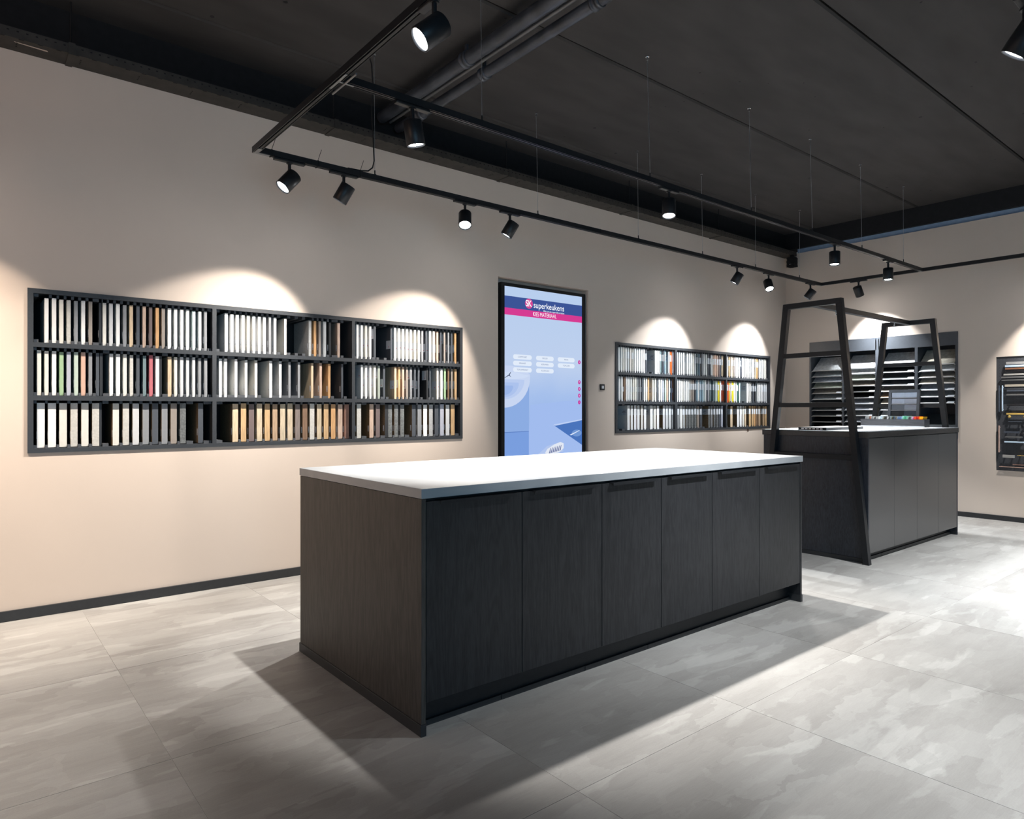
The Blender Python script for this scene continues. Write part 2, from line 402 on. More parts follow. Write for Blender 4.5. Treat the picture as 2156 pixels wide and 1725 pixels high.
rail('y', -2.5, Y1 + 0.018, XNR, 'rail', 'near cross rail'); rail('y', -2.5, Y1 + 0.018, XBR, 'rail', 'cross rail by the back wall')
rail('x', XNR + 0.018, XBR - 0.018, 0.78, 'rail', 'right long rail')
# silver T connector and corner pieces
m = MB(); m.box(XNR - 0.006, XNR + 0.006, Y2 - 0.09, Y2 + 0.09, TZ0 - 0.003, TZ0 - 0.0005); m.box(XNR + 0.006, XNR + 0.08, Y2 - 0.006, Y2 + 0.006, TZ0 - 0.003, TZ0 - 0.0005)
m.tube((XNR + 0.03, Y2 + 0.13, TZ0 - 0.006), (XNR + 0.03, Y2 - 0.13, TZ0 - 0.006), 0.005, 8)
m.build('tee_connector', M_cond, track)
for (x, y, sx, sy) in ((XNR, Y1, 1, -1), (XBR, Y1, -1, -1), (XBR, Y2, -1, 0)):
    m = MB(); m.box(min(x, x + sx * 0.07) - 0.012, max(x, x + sx * 0.07) + 0.012, y - 0.012, y + 0.012, TZ0 - 0.003, TZ0 - 0.0005)
    if sy: m.box(x - 0.012, x + 0.012, y - 0.08, y - 0.012, TZ0 - 0.003, TZ0 - 0.0005)
    m.build('corner_connector', M_cond, track)
for xt in (1.50, 1.80, 2.10):
    m = MB()
    for (y0, y1, z0, z1) in ((Y1 - 0.021, Y1 - 0.018, TZ0 - 0.003, TZ1 + 0.003), (Y1 + 0.018, Y1 + 0.021, TZ0 - 0.003, TZ1 + 0.003), (Y1 - 0.021, Y1 + 0.021, TZ0 - 0.003, TZ0), (Y1 - 0.021, Y1 + 0.021, TZ1, TZ1 + 0.003)):
        m.box(xt, xt + 0.005, y0, y1, z0, z1)
    m.tube((xt, Y1 - 0.02, TZ1), (xt + 0.025, Y1 - 0.02, TZ1 + 0.075), 0.0016, 6)
    m.build('cable_tie', M_blackmatt, track)
# joint sleeves seen half way along the rails
for (x, y) in ((4.45, Y1), (4.7, Y2), (2.9, Y2)):
    bx('rail_joint', M_black, track, x, x + 0.004, y - 0.0195, y + 0.0195, TZ0 - 0.001, TZ1 + 0.001)

# suspension wires
def ordw(n):
    W = ['zeroth','first','second','third','fourth','fifth','sixth','seventh','eighth','ninth','tenth','eleventh','twelfth','thirteenth','fourteenth','fifteenth','sixteenth','seventeenth','eighteenth','nineteenth','twentieth']
    if n <= 20: return W[n]
    if n < 30: return 'twenty-' + W[n - 20]
    if n == 30: return 'thirtieth'
    return 'thirty-' + W[n - 30]
def wire(x, y, xc, label):
    t = tag(empty('suspension_wire', (x, y, TZ1)), label, 'wire', 'steel wires holding up the lighting track')
    MB().tube((x, y, TZ1 + 0.03), (xc, y, ZC - 0.02), 0.0016, 6).build('cable', M_alu, t)
    m = MB(); m.tube((x, y, TZ1 + 0.0005), (x, y, TZ1 + 0.034), 0.0045, 8); m.tube((x, y, TZ1 + 0.0005), (x, y, TZ1 + 0.006), 0.011, 8); m.build('gripper', M_black, t)
    m = MB(); m.tube((xc, y, ZC - 0.028), (xc, y, ZC - 0.006), 0.005, 10, 0.007); m.tube((xc, y, ZC - 0.006), (xc, y, ZC), 0.014, 12); m.build('ceiling_anchor', M_chrome, t)
for i, (x, xc) in enumerate(((2.22, 2.215), (3.72, 3.70), (4.99, 4.976), (6.01, 5.992), (7.02, 7.017), (8.01, 8.013))):
    wire(x, Y1, xc, 'thin steel suspension wire, %s from the left on the rail nearest the rack wall' % ordw(i + 1))
for i, (x, xc) in enumerate(((2.27, 2.26), (3.73, 3.701), (5.01, 4.979), (6.02, 5.98), (7.03, 6.991), (8.05, 8.041))):
    wire(x, Y2, xc, 'thin steel suspension wire, %s from the left on the inner long rail' % ordw(i + 1))
cb = MB(); pts = [(2.165, 4.22, 3.70), (2.195, 4.22, 3.62), (2.205, 4.22, 3.47), (2.195, 4.22, 3.30), (2.205, 4.215, 3.10), (2.212, 4.215, 2.96), (2.20, 4.215, 2.91), (2.17, 4.22, 2.882), (2.12, 4.22, 2.872), (2.02, 4.22, 2.868)]
cb.path(pts, 0.0045, 8)
tag(cb.build('power_cable', M_blackmatt, None), 'black power cable dropping from the ceiling to the rail nearest the rack wall', 'cable')

# spotlights -------------------------------------------------------------
def spotlight(x, y, axis, d, label, power=1.0, half=36, blend=0.25, col=(1.0, 0.965, 0.92), beam=9.5):
    t = tag(empty('spotlight', (x, y, TZ0)), label, 'spotlight', 'black cylinder spotlights on the track')
    d = Vector(d).normalized()
    m = MB()
    if axis == 'x': m.box(x - 0.10, x + 0.10, y - 0.017, y + 0.017, TZ0 - 0.016, TZ0 - 0.001)
    else: m.box(x - 0.017, x + 0.017, y - 0.10, y + 0.10, TZ0 - 0.016, TZ0 - 0.001)
    m.build('track_adapter', M_black, t, bevel=0.004)
    m = MB(); m.tube((x, y, TZ0 - 0.016), (x, y, TZ0 - 0.022), 0.019, 16); m.tube((x, y, TZ0 - 0.022), (x, y, TZ0 - 0.085), 0.010, 14); m.build('neck', M_black, t)
    piv = Vector((x, y, TZ0 - 0.085))
    R, L = 0.049, 0.125
    # the head hangs off the neck: its axis is offset so that the neck meets the rear flank
    side = Vector((0, 0, -1)) - d * Vector((0, 0, -1)).dot(d)
    side = side.normalized() if side.length > 0.05 else Vector((0, 0, 0))
    back = piv + side * (R * 0.55) - d * 0.022
    if side.length < 0.1 or -d.z > 0.93: back = piv - d * 0.004
    m = MB(); m.lathe([(0, 0), (0, R - 0.004), (0.004, R), (L - 0.002, R), (L, R - 0.0015), (L, R - 0.005), (L - 0.010, R - 0.008)], back, d, 32)
    hd = m.build('head', M_black, t)
    m = MB(); m.lathe([(L - 0.009, R - 0.0075), (L - 0.006, 0)], back, d, 32); m.build('lens', M_lens, hd)
    ld = bpy.data.lights.new('spot', 'SPOT'); ld.energy = LAMP_POWER * power; ld.spot_size = math.radians(2 * half); ld.spot_blend = blend
    ld.shadow_soft_size = 0.022; ld.color = col
    # reflector: intensity falls off from the axis like the real lamp's beam
    ld.use_nodes = True; nt = ld.node_tree; em = nt.nodes['Emission']
    tc = nt.nodes.new('ShaderNodeTexCoord'); sx_ = nt.nodes.new('ShaderNodeSeparateXYZ'); ab = nt.nodes.new('ShaderNodeMath'); ab.operation = 'ABSOLUTE'
    pw = nt.nodes.new('ShaderNodeMath'); pw.operation = 'POWER'; pw.inputs[1].default_value = beam
    nt.links.new(tc.outputs['Normal'], sx_.inputs[0]); nt.links.new(sx_.outputs['Z'], ab.inputs[0]); nt.links.new(ab.outputs[0], pw.inputs[0]); nt.links.new(pw.outputs[0], em.inputs['Strength'])
    lo = bpy.data.objects.new('spot_beam', ld); C.objects.link(lo); lo.parent = t
    lo.location = back + d * (L + 0.012) - t.location; lo.rotation_euler = d.to_track_quat('-Z', 'Y').to_euler()
    return t
WD = (-0.36, 0.385, -0.85); WE = (-0.32, 0.43, -0.845)
WARM = (1.0, 0.93, 0.85)
spotlight(1.62, Y1, 'x', (-0.64, 0.0, -0.77), 'black spotlight aimed down left, leftmost on the rail nearest the rack wall', 1.0, col=WARM)
spotlight(1.99, Y1, 'x', WD, 'black spotlight second from left on the rail nearest the rack wall', 1.0, col=WARM)
spotlight(2.98, Y1, 'x', (-0.29, -0.41, -0.86), 'glowing black spotlight facing the camera above the long wall rack', 0.8)
spotlight(3.42, Y1, 'x', WD, 'black spotlight aimed at the wall, just left of the tall screen', 1.0, col=WARM)
spotlight(6.65, Y1, 'x', (-0.27, 0.48, -0.835), 'black spotlight aimed at the far wall rack, left of the glowing one', 0.8, col=(0.93, 0.97, 1.0))
spotlight(7.30, Y1, 'x', (-0.30, -0.40, -0.86), 'glowing black spotlight facing the camera above the far wall rack', 0.8)
spotlight(8.28, Y1, 'x', (-0.24, 0.55, -0.80), 'black spotlight at the far right end of the rail nearest the rack wall', 0.8, col=(0.93, 0.97, 1.0))
spotlight(1.82, Y2, 'x', (0.20, 0.02, -0.97), 'large black spotlight pointing down, leftmost on the inner long rail', 2.3, 37)
spotlight(3.94, Y2, 'x', (-0.19, -0.147, -0.975), 'glowing black spotlight pointing down, middle of the inner long rail', 2.6, 37)
spotlight(6.45, Y2, 'x', (-0.05, -0.02, -1), 'black spotlight pointing down over the far counter, beside the metal frame', 1.7, 38, col=(0.93, 0.97, 1.0))
spotlight(7.65, Y2, 'x', (-0.05, -0.02, -1), 'black spotlight pointing down, right end of the inner long rail', 1.7, 38, col=(0.93, 0.97, 1.0))
spotlight(XNR, 2.20, 'y', (-0.72, 0.20, -0.66), 'big glowing spotlight at the top on the near cross rail', 0.7)
spotlight(XBR, 3.75, 'y', (0.52, -0.08, -0.85), 'black spotlight on the cross rail in front of the back wall', 0.8, 39, col=(0.93, 0.97, 1.0))
spotlight(XBR, 1.80, 'y', (0.42, 0.05, -0.88), 'black spotlight outside the frame aimed at the handle board', 0.9)
spotlight(3.22, 0.78, 'x', (0.0, 0.60, -0.80), 'black spotlight cut off by the top right corner of the picture', 1.2, 40, col=(0.93, 0.97, 1.0))
m = MB(); m.box(-2.6, -0.12, Y1 - 0.018, Y1 + 0.018, TZ0 + 0.001, TZ1)
tk2 = tag(m.build('light_track', M_black, None), 'black lighting rail continuing left of the picture along the beige wall', 'lighting track')
spotlight(-0.28, Y1, 'x', (0.15, 0.40, -0.90), 'black spotlight outside the frame left, lighting the left end of the beige wall', 0.55, col=(1.0, 0.84, 0.68))
spotlight(-1.6, Y1, 'x', (0.2, 0.40, -0.88), 'black spotlight outside the frame, far left on the beige wall rail', 0.6, col=(1.0, 0.84, 0.68))
spotlight(5.20, 0.78, 'x', (0.1, 0.1, -1), 'black spotlight outside the frame on the right rail, middle', 2.9, 40, col=(0.93, 0.97, 1.0))
spotlight(7.40, 0.78, 'x', (0.0, 0.2, -1), 'black spotlight outside the frame on the right rail, far end', 1.7, 40, col=(0.93, 0.97, 1.0))
spotlight(2.30, 0.78, 'x', (0.25, -0.35, -1), 'added black spotlight outside the frame on the right rail, near end', 1.7, 38, col=(0.93, 0.97, 1.0))  # unseen lamp added to brighten the floor at bottom centre

# ================================================================ KITCHEN ISLAND
isl = tag(empty('kitchen_island', (2.79, 2.8, 0)), 'long black wooden kitchen island with light stone worktop in the foreground', 'kitchen island')
IX0, IX1, IY0, IY1, IZ = 1.357, 4.232, 2.206, 3.400, 0.945
MB().box(IX0, IX1, IY0, IY1, 0.907, IZ).build('worktop', M_top, isl, bevel=0.002)['label'] = 'light grey stone worktop'
ep = MB().box(IX0 + 0.003, IX0 + 0.0225, IY0 + 0.006, IY1 - 0.006, 0.0455, 0.905).build('end_panel', M_iside, isl, bevel=0.0008)
bt = MB(); bt.box(IX0 - 0.001, IX0 + 0.0235, IY0 + 0.003, IY1 + 0.0, 0.0, 0.045); bt.build('base_trim', M_skirt, isl, bevel=0.0015)
ep = MB().box(IX1 - 0.0225, IX1 - 0.003, IY0 + 0.006, IY1 - 0.006, 0.0455, 0.905).build('end_panel', M_idoor, isl, bevel=0.0008)
bt = MB(); bt.box(IX1 - 0.0235, IX1 + 0.001, IY0 + 0.003, IY1, 0.0, 0.045); bt.build('base_trim', M_skirt, isl, bevel=0.0015)
MB().box(IX0 + 0.0235, IX1 - 0.0235, IY0 + 0.029, IY1 - 0.029, 0.125, 0.903).build('carcass', M_blackmatt, isl)
gx = [1.3815, 1.862, 2.356, 2.798, 3.243, 3.729, 4.2085]
for a, b in zip(gx, gx[1:]):
    dr = MB().box(a + 0.0018, b - 0.0018, IY0 + 0.008, IY0 + 0.027, 0.124, 0.894).build('door', M_idoor, isl, bevel=0.0008)
    h = MB(); hx0, hx1 = a + 0.052, b - 0.052
    h.box(hx0, hx1, IY0 - 0.016, IY0 + 0.027, 0.8945, 0.8965); h.box(hx0, hx1, IY0 - 0.0175, IY0 - 0.016, 0.884, 0.8965)
    h.build('handle', M_black, dr)
for a, b in zip(gx, gx[1:]):
    MB().box(a + 0.0018, b - 0.0018, IY1 - 0.027, IY1 - 0.008, 0.124, 0.894).build('back_door', M_idoor, isl)
MB().box(IX0 + 0.0235, IX1 - 0.0235, IY0 + 0.084, IY1 - 0.084, 0.0, 0.123).build('plinth', M_black, isl)
lx = [IX0 + 0.0235, 1.80, 2.31, 2.771, 3.234, 3.755, IX1 - 0.0235]
for a, b in zip(lx, lx[1:]):
    m = MB(); m.box(a + 0.002, b - 0.002, IY0 + 0.074, IY0 + 0.084, 0.0, 0.022); m.box(a + 0.002, b - 0.002, IY0 + 0.071, IY0 + 0.084, 0.022, 0.024)
    m.build('plinth_lip', M_skirt, isl)

# ================================================================ FAR COUNTER
cn = tag(empty('counter', (6.67, 2.87, 0)), 'dark wooden counter behind the island, under the black metal frame', 'counter')
CX0, CX1, CY0, CY1, CZ = 5.660, 7.690, 2.405, 3.335, 1.065
MB().box(CX0, CX1, CY0, CY1, 1.016, CZ - 0.003).build('worktop', M_cedge, cn, bevel=0.001)
o = MB().box(CX0 + 0.001, CX1 - 0.001, CY0 + 0.001, CY1 - 0.001, CZ - 0.003, CZ).build('worktop_surface', M_ctop, cn); o['label'] = 'pale speckled top surface'
for x0 in (CX0 + 0.008, CX1 - 0.028):
    MB().box(x0, x0 + 0.020, CY0 + 0.006, CY1 - 0.01, 0.0355, 1.015).build('end_panel', M_cside, cn, bevel=0.0008)
    bt = MB().box(x0 - 0.004, x0 + 0.021, CY0 + 0.020, CY1 - 0.006, 0.0, 0.035).build('base_trim', M_skirt, cn)
    MB().box(x0, x0 + 0.02, CY0 + 0.006, CY0 + 0.02, 0.0, 0.035).build('panel_foot', M_cside, cn)
# tall left fillet visible on the end panel
MB().box(CX0 + 0.029, CX1 - 0.029, CY0 + 0.028, CY1 - 0.03, 0.08, 1.015).build('carcass', M_blackmatt, cn)
cg = [CX0 + 0.0285, 6.18, 6.670, 7.170, CX1 - 0.0285]
for a, b in zip(cg, cg[1:]):
    MB().box(a + 0.0018, b - 0.0018, CY0 + 0.008, CY0 + 0.027, 0.078, 1.010).build('door', M_cdoor, cn, bevel=0.0008)
MB().box(CX0 + 0.0285, CX1 - 0.0285, CY0 + 0.075, CY1 - 0.05, 0.0, 0.079).build('plinth', M_black, cn)
for a, b in zip([CX0 + 0.0285, 6.06, 6.56, 7.06], [6.06, 6.56, 7.06, CX1 - 0.0285]):
    m = MB(); m.box(a + 0.002, b - 0.002, CY0 + 0.062, CY0 + 0.075, 0, 0.026); m.build('plinth_lip', M_skirt, cn)

# ================================================================ BLACK METAL FRAME over the counter
fr = tag(empty('metal_frame', (6.67, 2.86, 0)), 'black metal double ladder frame straddling the far counter with a top beam', 'frame')
B = 0.046
def leg(xa, y0b, y0t, s, zf=0.0):
    # y0b/y0t outer edge at floor / top; s=+1 outer edge is +Y
    zt = 2.165
    yf = y0b + (y0t - y0b) * zf / zt
    poly = [(yf, zf), (yf - s * B, zf), (y0t - s * B, zt - B), (y0t, zt)]
    MB().prism(poly, 'x', xa, xa + 0.05).build('leg', M_black, fr, bevel=0.001)
for xa, zf in ((5.604, 0.0), (7.625, CZ)):
    leg(xa, 3.322, 3.104, 1, zf); leg(xa, 2.378, 2.598, -1, zf)
    MB().prism([(2.598, 2.165), (3.104, 2.165), (3.104 - B, 2.165 - B), (2.598 + B, 2.165 - B)], 'x', xa, xa + 0.05).build('top_bar', M_black, fr, bevel=0.001)
    for zr in ((1.731, 1.303, 0.872) if zf == 0 else (1.731, 1.303)):
        yl = 2.378 + (2.598 - 2.378) * zr / 2.165 + B - 0.004; yr = 3.322 - (3.322 - 3.104) * zr / 2.165 - B + 0.004
        MB().box(xa + 0.004, xa + 0.046, yl, yr, zr - 0.040, zr).build('rung', M_black, fr, bevel=0.001)
MB().box(5.654, 7.625, 2.828, 2.874, 2.121, 2.164).build('ridge_beam', M_black, fr, bevel=0.001)
for xh in (6.05, 7.30):
    m = MB(); m.tube((xh, 2.851, 2.121), (xh, 2.851, 2.105), 0.004, 8)
    pts = [(xh + 0.010 * math.sin(t), 2.851, 2.095 + 0.010 * math.cos(t)) for t in [i * PI / 5 for i in range(9)]]
    m.path(pts, 0.0032, 6); m.build('hook', M_chrome, fr)

# ================================================================ THINGS ON THE COUNTER
bxr = tag(empty('swatch_box', (7.47, 2.92, CZ)), 'dark wooden box full of colour cards at the right end of the counter', 'box')
bx0, bx1, by0, by1 = 7.40, 7.535, 2.613, 3.224
z0 = CZ; zt = CZ + 0.078
M_box = wood_mat('charred_wood', (0.015, 0.015, 0.017), (0.055, 0.055, 0.062), 0.5, 1.0, vertical=False)
m = MB(); m.box(bx0, bx0 + 0.01, by0, by1, z0 + 0.012, zt); m.build('side_board', M_box, bxr)
m = MB(); m.box(bx1 - 0.01, bx1, by0, by1, z0, zt); m.build('side_board', M_box, bxr)
m = MB(); m.box(bx0 + 0.01, bx1 - 0.01, by0, by0 + 0.01, z0, zt); m.build('end_board', M_box, bxr)
m = MB(); m.box(bx0 + 0.01, bx1 - 0.01, by1 - 0.01, by1, z0, zt); m.build('end_board', M_box, bxr)
m = MB(); m.box(bx0 + 0.01, bx1 - 0.01, by0 + 0.01, by1 - 0.01, z0, z0 + 0.008); m.build('base_board', M_box, bxr)
m = MB(); m.box(bx0 - 0.001, bx0 + 0.01, by0, by1, z0 + 0.0, z0 + 0.008, 0); m.box(bx0 - 0.002, bx0 + 0.01, by0, by1, z0 + 0.008, z0 + 0.012, 0); m.build('base_strip', M_alu, bxr)
cards = [('white','C_white')] * 3
CARD = dict(white=(0.72,0.72,0.70), grey=(0.30,0.31,0.32), rust=(0.40,0.13,0.05), black=(0.03,0.03,0.03), paleblue=(0.45,0.58,0.66), olive=(0.14,0.12,0.06), blue=(0.14,0.21,0.34), green=(0.12,0.34,0.24), mint=(0.30,0.60,0.45), magenta=(0.40,0.05,0.25), orange=(0.85,0.22,0.02), red=(0.45,0.02,0.02), yellow=(0.90,0.48,0.01), cream=(0.62,0.58,0.48))
seq = 'white grey white grey rust white grey white black white grey white white paleblue white grey olive black grey white black paleblue olive black blue olive grey blue blue blue paleblue mint green green mint grey black grey white magenta orange red red orange yellow yellow yellow'.split()
n = len(seq); pos = [3.195 - i * (0.55 / (n - 1)) for i in range(n)]
cnt = {}
for i, (c, y) in enumerate(zip(seq, pos)):
    cm = mat('card_' + c, CARD[c], 0.45, scale=60, amt=0.04)
    hh = 0.105 + (0.006 if c in ('mint', 'paleblue') else 0) + random.uniform(-0.002, 0.002)
    ln = 0.014
    cd = MB().prism([(y, z0 + 0.009), (y - 0.003, z0 + 0.009), (y - 0.003 - ln, z0 + hh), (y - ln, z0 + hh)], 'x', bx0 + 0.014, bx1 - 0.014).build('colour_card', cm)
    lab = '%s colour card standing in the dark box, %s from the left' % (c.replace('paleblue', 'pale blue'), ordw(i + 1) if i < 39 else {39: 'seventh from the right end,', 40: 'sixth'}.get(i, 'late'))
    if i >= 31: lab = '%s colour card standing in the dark box, %s from the right' % (c.replace('paleblue', 'pale blue'), ordw(n - i))
    tag(cd, lab, 'colour card', 'colour cards in the dark box')

# desk stand with two-tone sample strips
stn = tag(empty('sample_stand', (7.6, 2.865, CZ)), 'dark framed stand with glossy grey sample strips behind the card box', 'stand')
yL, yR, zt2 = 3.015, 2.718, 1.448
def sx(z): return 7.538 + (z - CZ) * 0.12            # the stand leans back
def slab(m, ya, yb, za, zb, t0, t1, mi=0):
    vs = [(sx(za) + t0, ya, za), (sx(za) + t1, ya, za), (sx(zb) + t1, ya, zb), (sx(zb) + t0, ya, zb), (sx(za) + t0, yb, za), (sx(za) + t1, yb, za), (sx(zb) + t1, yb, zb), (sx(zb) + t0, yb, zb)]
    m._add(vs, [(0,1,2,3),(7,6,5,4),(0,4,5,1),(1,5,6,2),(2,6,7,3),(3,7,4,0)], mi)
m = MB(); slab(m, yL, yL - 0.026, CZ, zt2, 0, 0.03); slab(m, yR + 0.026, yR, CZ, zt2, 0, 0.03); slab(m, yL - 0.026, yR + 0.026, zt2 - 0.028, zt2, 0, 0.03); slab(m, yL - 0.026, yR + 0.026, CZ, CZ + 0.04, 0, 0.03)
m.build('frame', M_disp, stn)
m = MB(); slab(m, yL - 0.026, yR + 0.026, CZ + 0.04, zt2 - 0.028, 0.02, 0.028); m.build('back_panel', M_dispin, stn)
rows = [(1.360, 1.418, (0.42,0.47,0.56), (0.42,0.47,0.56)), (1.297, 1.354, (0.34,0.37,0.44), (0.30,0.32,0.37)), (1.232, 1.290, (0.11,0.12,0.14), (0.20,0.21,0.25)), (1.168, 1.226, (0.02,0.025,0.03), (0.05,0.06,0.08)), (1.108, 1.162, (0.02,0.02,0.02), (0.05,0.05,0.06))]
ym = 2.862
for i, (za, zb, c1, c2) in enumerate(rows):
    for j, (ya, yb, c) in enumerate(((yL - 0.028, ym + 0.0005, c1), (ym - 0.0005, yR + 0.028, c2))):
        m = MB(); slab(m, ya, yb, za + 0.006, zb, 0.010, 0.019)
        m.build('sample_strip', mat('strip_%d_%d' % (i, j), c, 0.18, scale=30, amt=0.04), stn)
    m = MB(); slab(m, yL - 0.027, yR + 0.027, za, za + 0.005, -0.002, 0.019); m.build('ledge', M_alu, stn)

# flat sample tray on the left of the counter
tr = tag(empty('sample_tray', (6.0, 2.88, CZ)), 'flat dark sample tray with slotted front lying on the counter', 'tray')
m = MB(); m.box(5.72, 6.42, 2.775, 3.02, CZ, CZ + 0.022); m.build('tray_body', mat('tray_grey', (0.10, 0.10, 0.10), 0.5), tr)
m = MB(); m.box(5.712, 5.72, 2.775, 3.02, CZ, CZ + 0.024)
m.build('front_strip', M_blackmatt, tr)
for i in range(6):
    y = 3.0 - i * 0.033 - 0.008
    MB().box(5.7105, 5.712, y - 0.022, y, CZ + 0.008, CZ + 0.016).build('label_window', M_alu, tr)
MB().box(5.722, 6.418, 2.777, 3.018, CZ + 0.022, CZ + 0.024).build('tray_lid', mat('lid_pale', (0.5, 0.5, 0.5), 0.4), tr)

# ================================================================ SLAB DISPLAY in the back wall
dp = tag(empty('slab_display', (XB + 0.1, 3.72, 0.9)), 'grey built-in display cabinet with four columns of stone slabs on the back wall', 'display cabinet')
XF = XB - 0.012
MB().box(XF, XB + 0.39, DY1 - 0.024, DY1, DZ0, DZ1).build('side_panel', M_disp, dp); MB().box(XF, XB + 0.39, DY0, DY0 + 0.024, DZ0, DZ1).build('side_panel', M_disp, dp)
MB().box(XF, XB + 0.39, DY0 + 0.024, DY1 - 0.024, DZ1 - 0.018, DZ1).build('top_panel', M_disp, dp)
MB().box(XB + 0.37, XB + 0.385, DY0 + 0.024, DY1 - 0.024, DZ0, DZ1 - 0.018).build('back_panel', M_dispin, dp)
cols = [(4.586, 4.166), (4.148, 3.748), (3.704, 3.290), (3.258, 2.856)]
m = MB().box(XF, XF + 0.018, 3.736, DY1 - 0.024, 1.998, DZ1 - 0.018); m.build('header_panel', M_disp, dp)
m = MB().box(XF, XF + 0.018, DY0 + 0.024, 3.714, 1.998, DZ1 - 0.018); m.build('header_panel', M_disp, dp)
for (a, b) in ((4.166, 4.148), (3.748, 3.726), (3.726, 3.704), (3.290, 3.258)):
    MB().box(XF, XB + 0.37, b, a, DZ0, 1.998 if a != 3.748 and a != 3.726 else DZ1 - 0.018).build('divider', M_disp, dp)
MB().box(XF + 0.02, XB + 0.37, DY0 + 0.024, DY1 - 0.024, DZ0, DZ0 + 0.05).build('bottom_panel', M_disp, dp)
SL = dict(white=((0.62,0.64,0.65),'light'), grey=((0.22,0.24,0.25),'grey'), green=((0.33,0.36,0.30),'greenish grey'), beige=((0.45,0.40,0.33),'beige'), taupe=((0.20,0.18,0.16),'taupe'), dark=((0.05,0.055,0.06),'dark grey'), black=((0.012,0.012,0.013),'black'), cream=((0.60,0.56,0.47),'cream'), brown=((0.30,0.20,0.13),'brown'), blue=((0.30,0.33,0.38),'blue grey'))
colz = [(1.777,1.696,1.622,1.543,1.469,1.389,1.315,1.241,1.163,1.084,1.007), (1.785,1.714,1.635,1.557,1.479,1.401,1.325,1.247,1.17,1.091,1.012), (1.790,1.718,1.631,1.553,1.478,1.402,1.32,1.244,1.17,1.09), (1.793,1.715,1.639,1.565,1.486,1.404,1.33,1.01)]
colc = ['white grey blue green taupe grey dark dark dark black black'.split(), 'white white green taupe black black blue blue grey blue dark'.split(), 'white black dark dark taupe brown beige grey white dark'.split(), 'cream white taupe beige blue grey dark dark'.split()]
A = math.radians(38)
for ci, ((ya, yb), zs, cs) in enumerate(zip(cols, colz, colc)):
    for ri, (z, c) in enumerate(zip(zs, cs)):
        D = 0.30; T = 0.014
        dx, dz = math.cos(A), math.sin(A); nx, nz = -math.sin(A), math.cos(A)
        x0 = XF + 0.016; y0, y1 = yb + 0.014, ya - 0.014
        poly = [(x0, z - 0.008), (x0 + dx * D, z - 0.008 + dz * D), (x0 + dx * D - nx * -T, z - 0.008 + dz * D + nz * -T), (x0 - nx * -T, z - 0.008 + nz * -T)]
        root = tag(empty('stone_slab', (x0 + 0.1, (y0 + y1) / 2, z)), '%s stone sample slab, %s from the top in the %s column of the back wall display' % (SL[c][1], ordw(ri + 1), ['left', 'second', 'third', 'right'][ci]), 'stone slab', 'slanted stone slabs in the back wall display')
        sm_ = MATS.get('slab_' + c) or (speckle_mat('slab_' + c, tuple(v * 0.7 for v in SL[c][0]), tuple(min(1, v * 1.15) for v in SL[c][0]), 0.28, 30))
        MB().prism(poly, 'y', y0, y1).build('slab', sm_, root)
        m = MB(); m.tube((x0 - 0.004, y0, z - 0.012), (x0 - 0.004, y1, z - 0.012), 0.0065, 8)
        m.build('support_bar', M_alu, root)
        if ri >= 4 or ci == 2:
            m = MB(); q = [(x0 - 0.001, z - 0.006), (x0 + 0.022, z + 0.012), (x0 + 0.022 - 0.0008, z + 0.0132), (x0 - 0.0018, z - 0.0045)]
            m.prism(q, 'y', y0 + 0.003, y0 + 0.075).build('sticker', M_sticker, root)
cl = MB()
for (ya, yb), zs in zip(cols, colz):
    for z in zs:
        for y in (ya - 0.008, yb + 0.008):
            cl.box(XF + 0.004, XF + 0.030, y - 0.004, y + 0.004, z - 0.016, z - 0.010); cl.box(XF + 0.004, XF + 0.010, y - 0.004, y + 0.004, z - 0.026, z - 0.010)
tag(cl.build('hook_clip', M_chrome, dp), kind='stuff')

# ================================================================ HANDLE BOARD on the right
XP0 = XB + 0.03
pb = tag(empty('handle_board', (XP0, 1.68, 0.56)), 'dark perforated board full of cabinet handles at the right edge of the back wall', 'display board')
XP = XB + 0.012
MB().box(XP, XP + 0.018, PY0, PY1, PZ0, PZ1).build('board', mat('perforated_dark', (0.045, 0.048, 0.055), 0.4), pb)
hm = MB(); 
y = PY1 - 0.030
while y > 1.7:
    z = PZ0 + 0.03
    while z < PZ1 - 0.02:
        hm.box(XP - 0.0008, XP, y - 0.002, y + 0.002, z - 0.002, z + 0.002); z += 0.032
    y -= 0.032
tag(hm.build('peg_hole', M_blackmatt, pb), kind='stuff')
HC = dict(alu=(0.50,0.50,0.50), ice=(0.45,0.56,0.68), copper=(0.35,0.17,0.10), black=(0.01,0.01,0.012), silver=(0.6,0.58,0.55), grey=(0.20,0.20,0.20), dark=(0.06,0.07,0.09), champ=(0.62,0.56,0.46), gold=(0.80,0.55,0.16), rose=(0.42,0.25,0.20), pcop=(0.75,0.50,0.40))
def hm_(k): return mat('handle_' + k, HC[k], 0.28, metal=0.0 if k in ('black', 'ice', 'dark') else 0.55)
def hbar(k, y, z0, z1, ln, label, ygap=0.03):
    t = tag(empty('furniture_pull', (XP, y - ln / 2, z0)), label, 'pull', 'pulls on the dark board')
    MB().box(XP - 0.034, XP - 0.022, y - ln, y, z0, z1).build('grip', hm_(k), t, bevel=0.002)
    for yy in (y - 0.02, y - ln + 0.02): MB().box(XP - 0.023, XP, yy - 0.006, yy + 0.006, (z0 + z1) / 2 - 0.004, (z0 + z1) / 2 + 0.004).build('post', hm_(k), t)
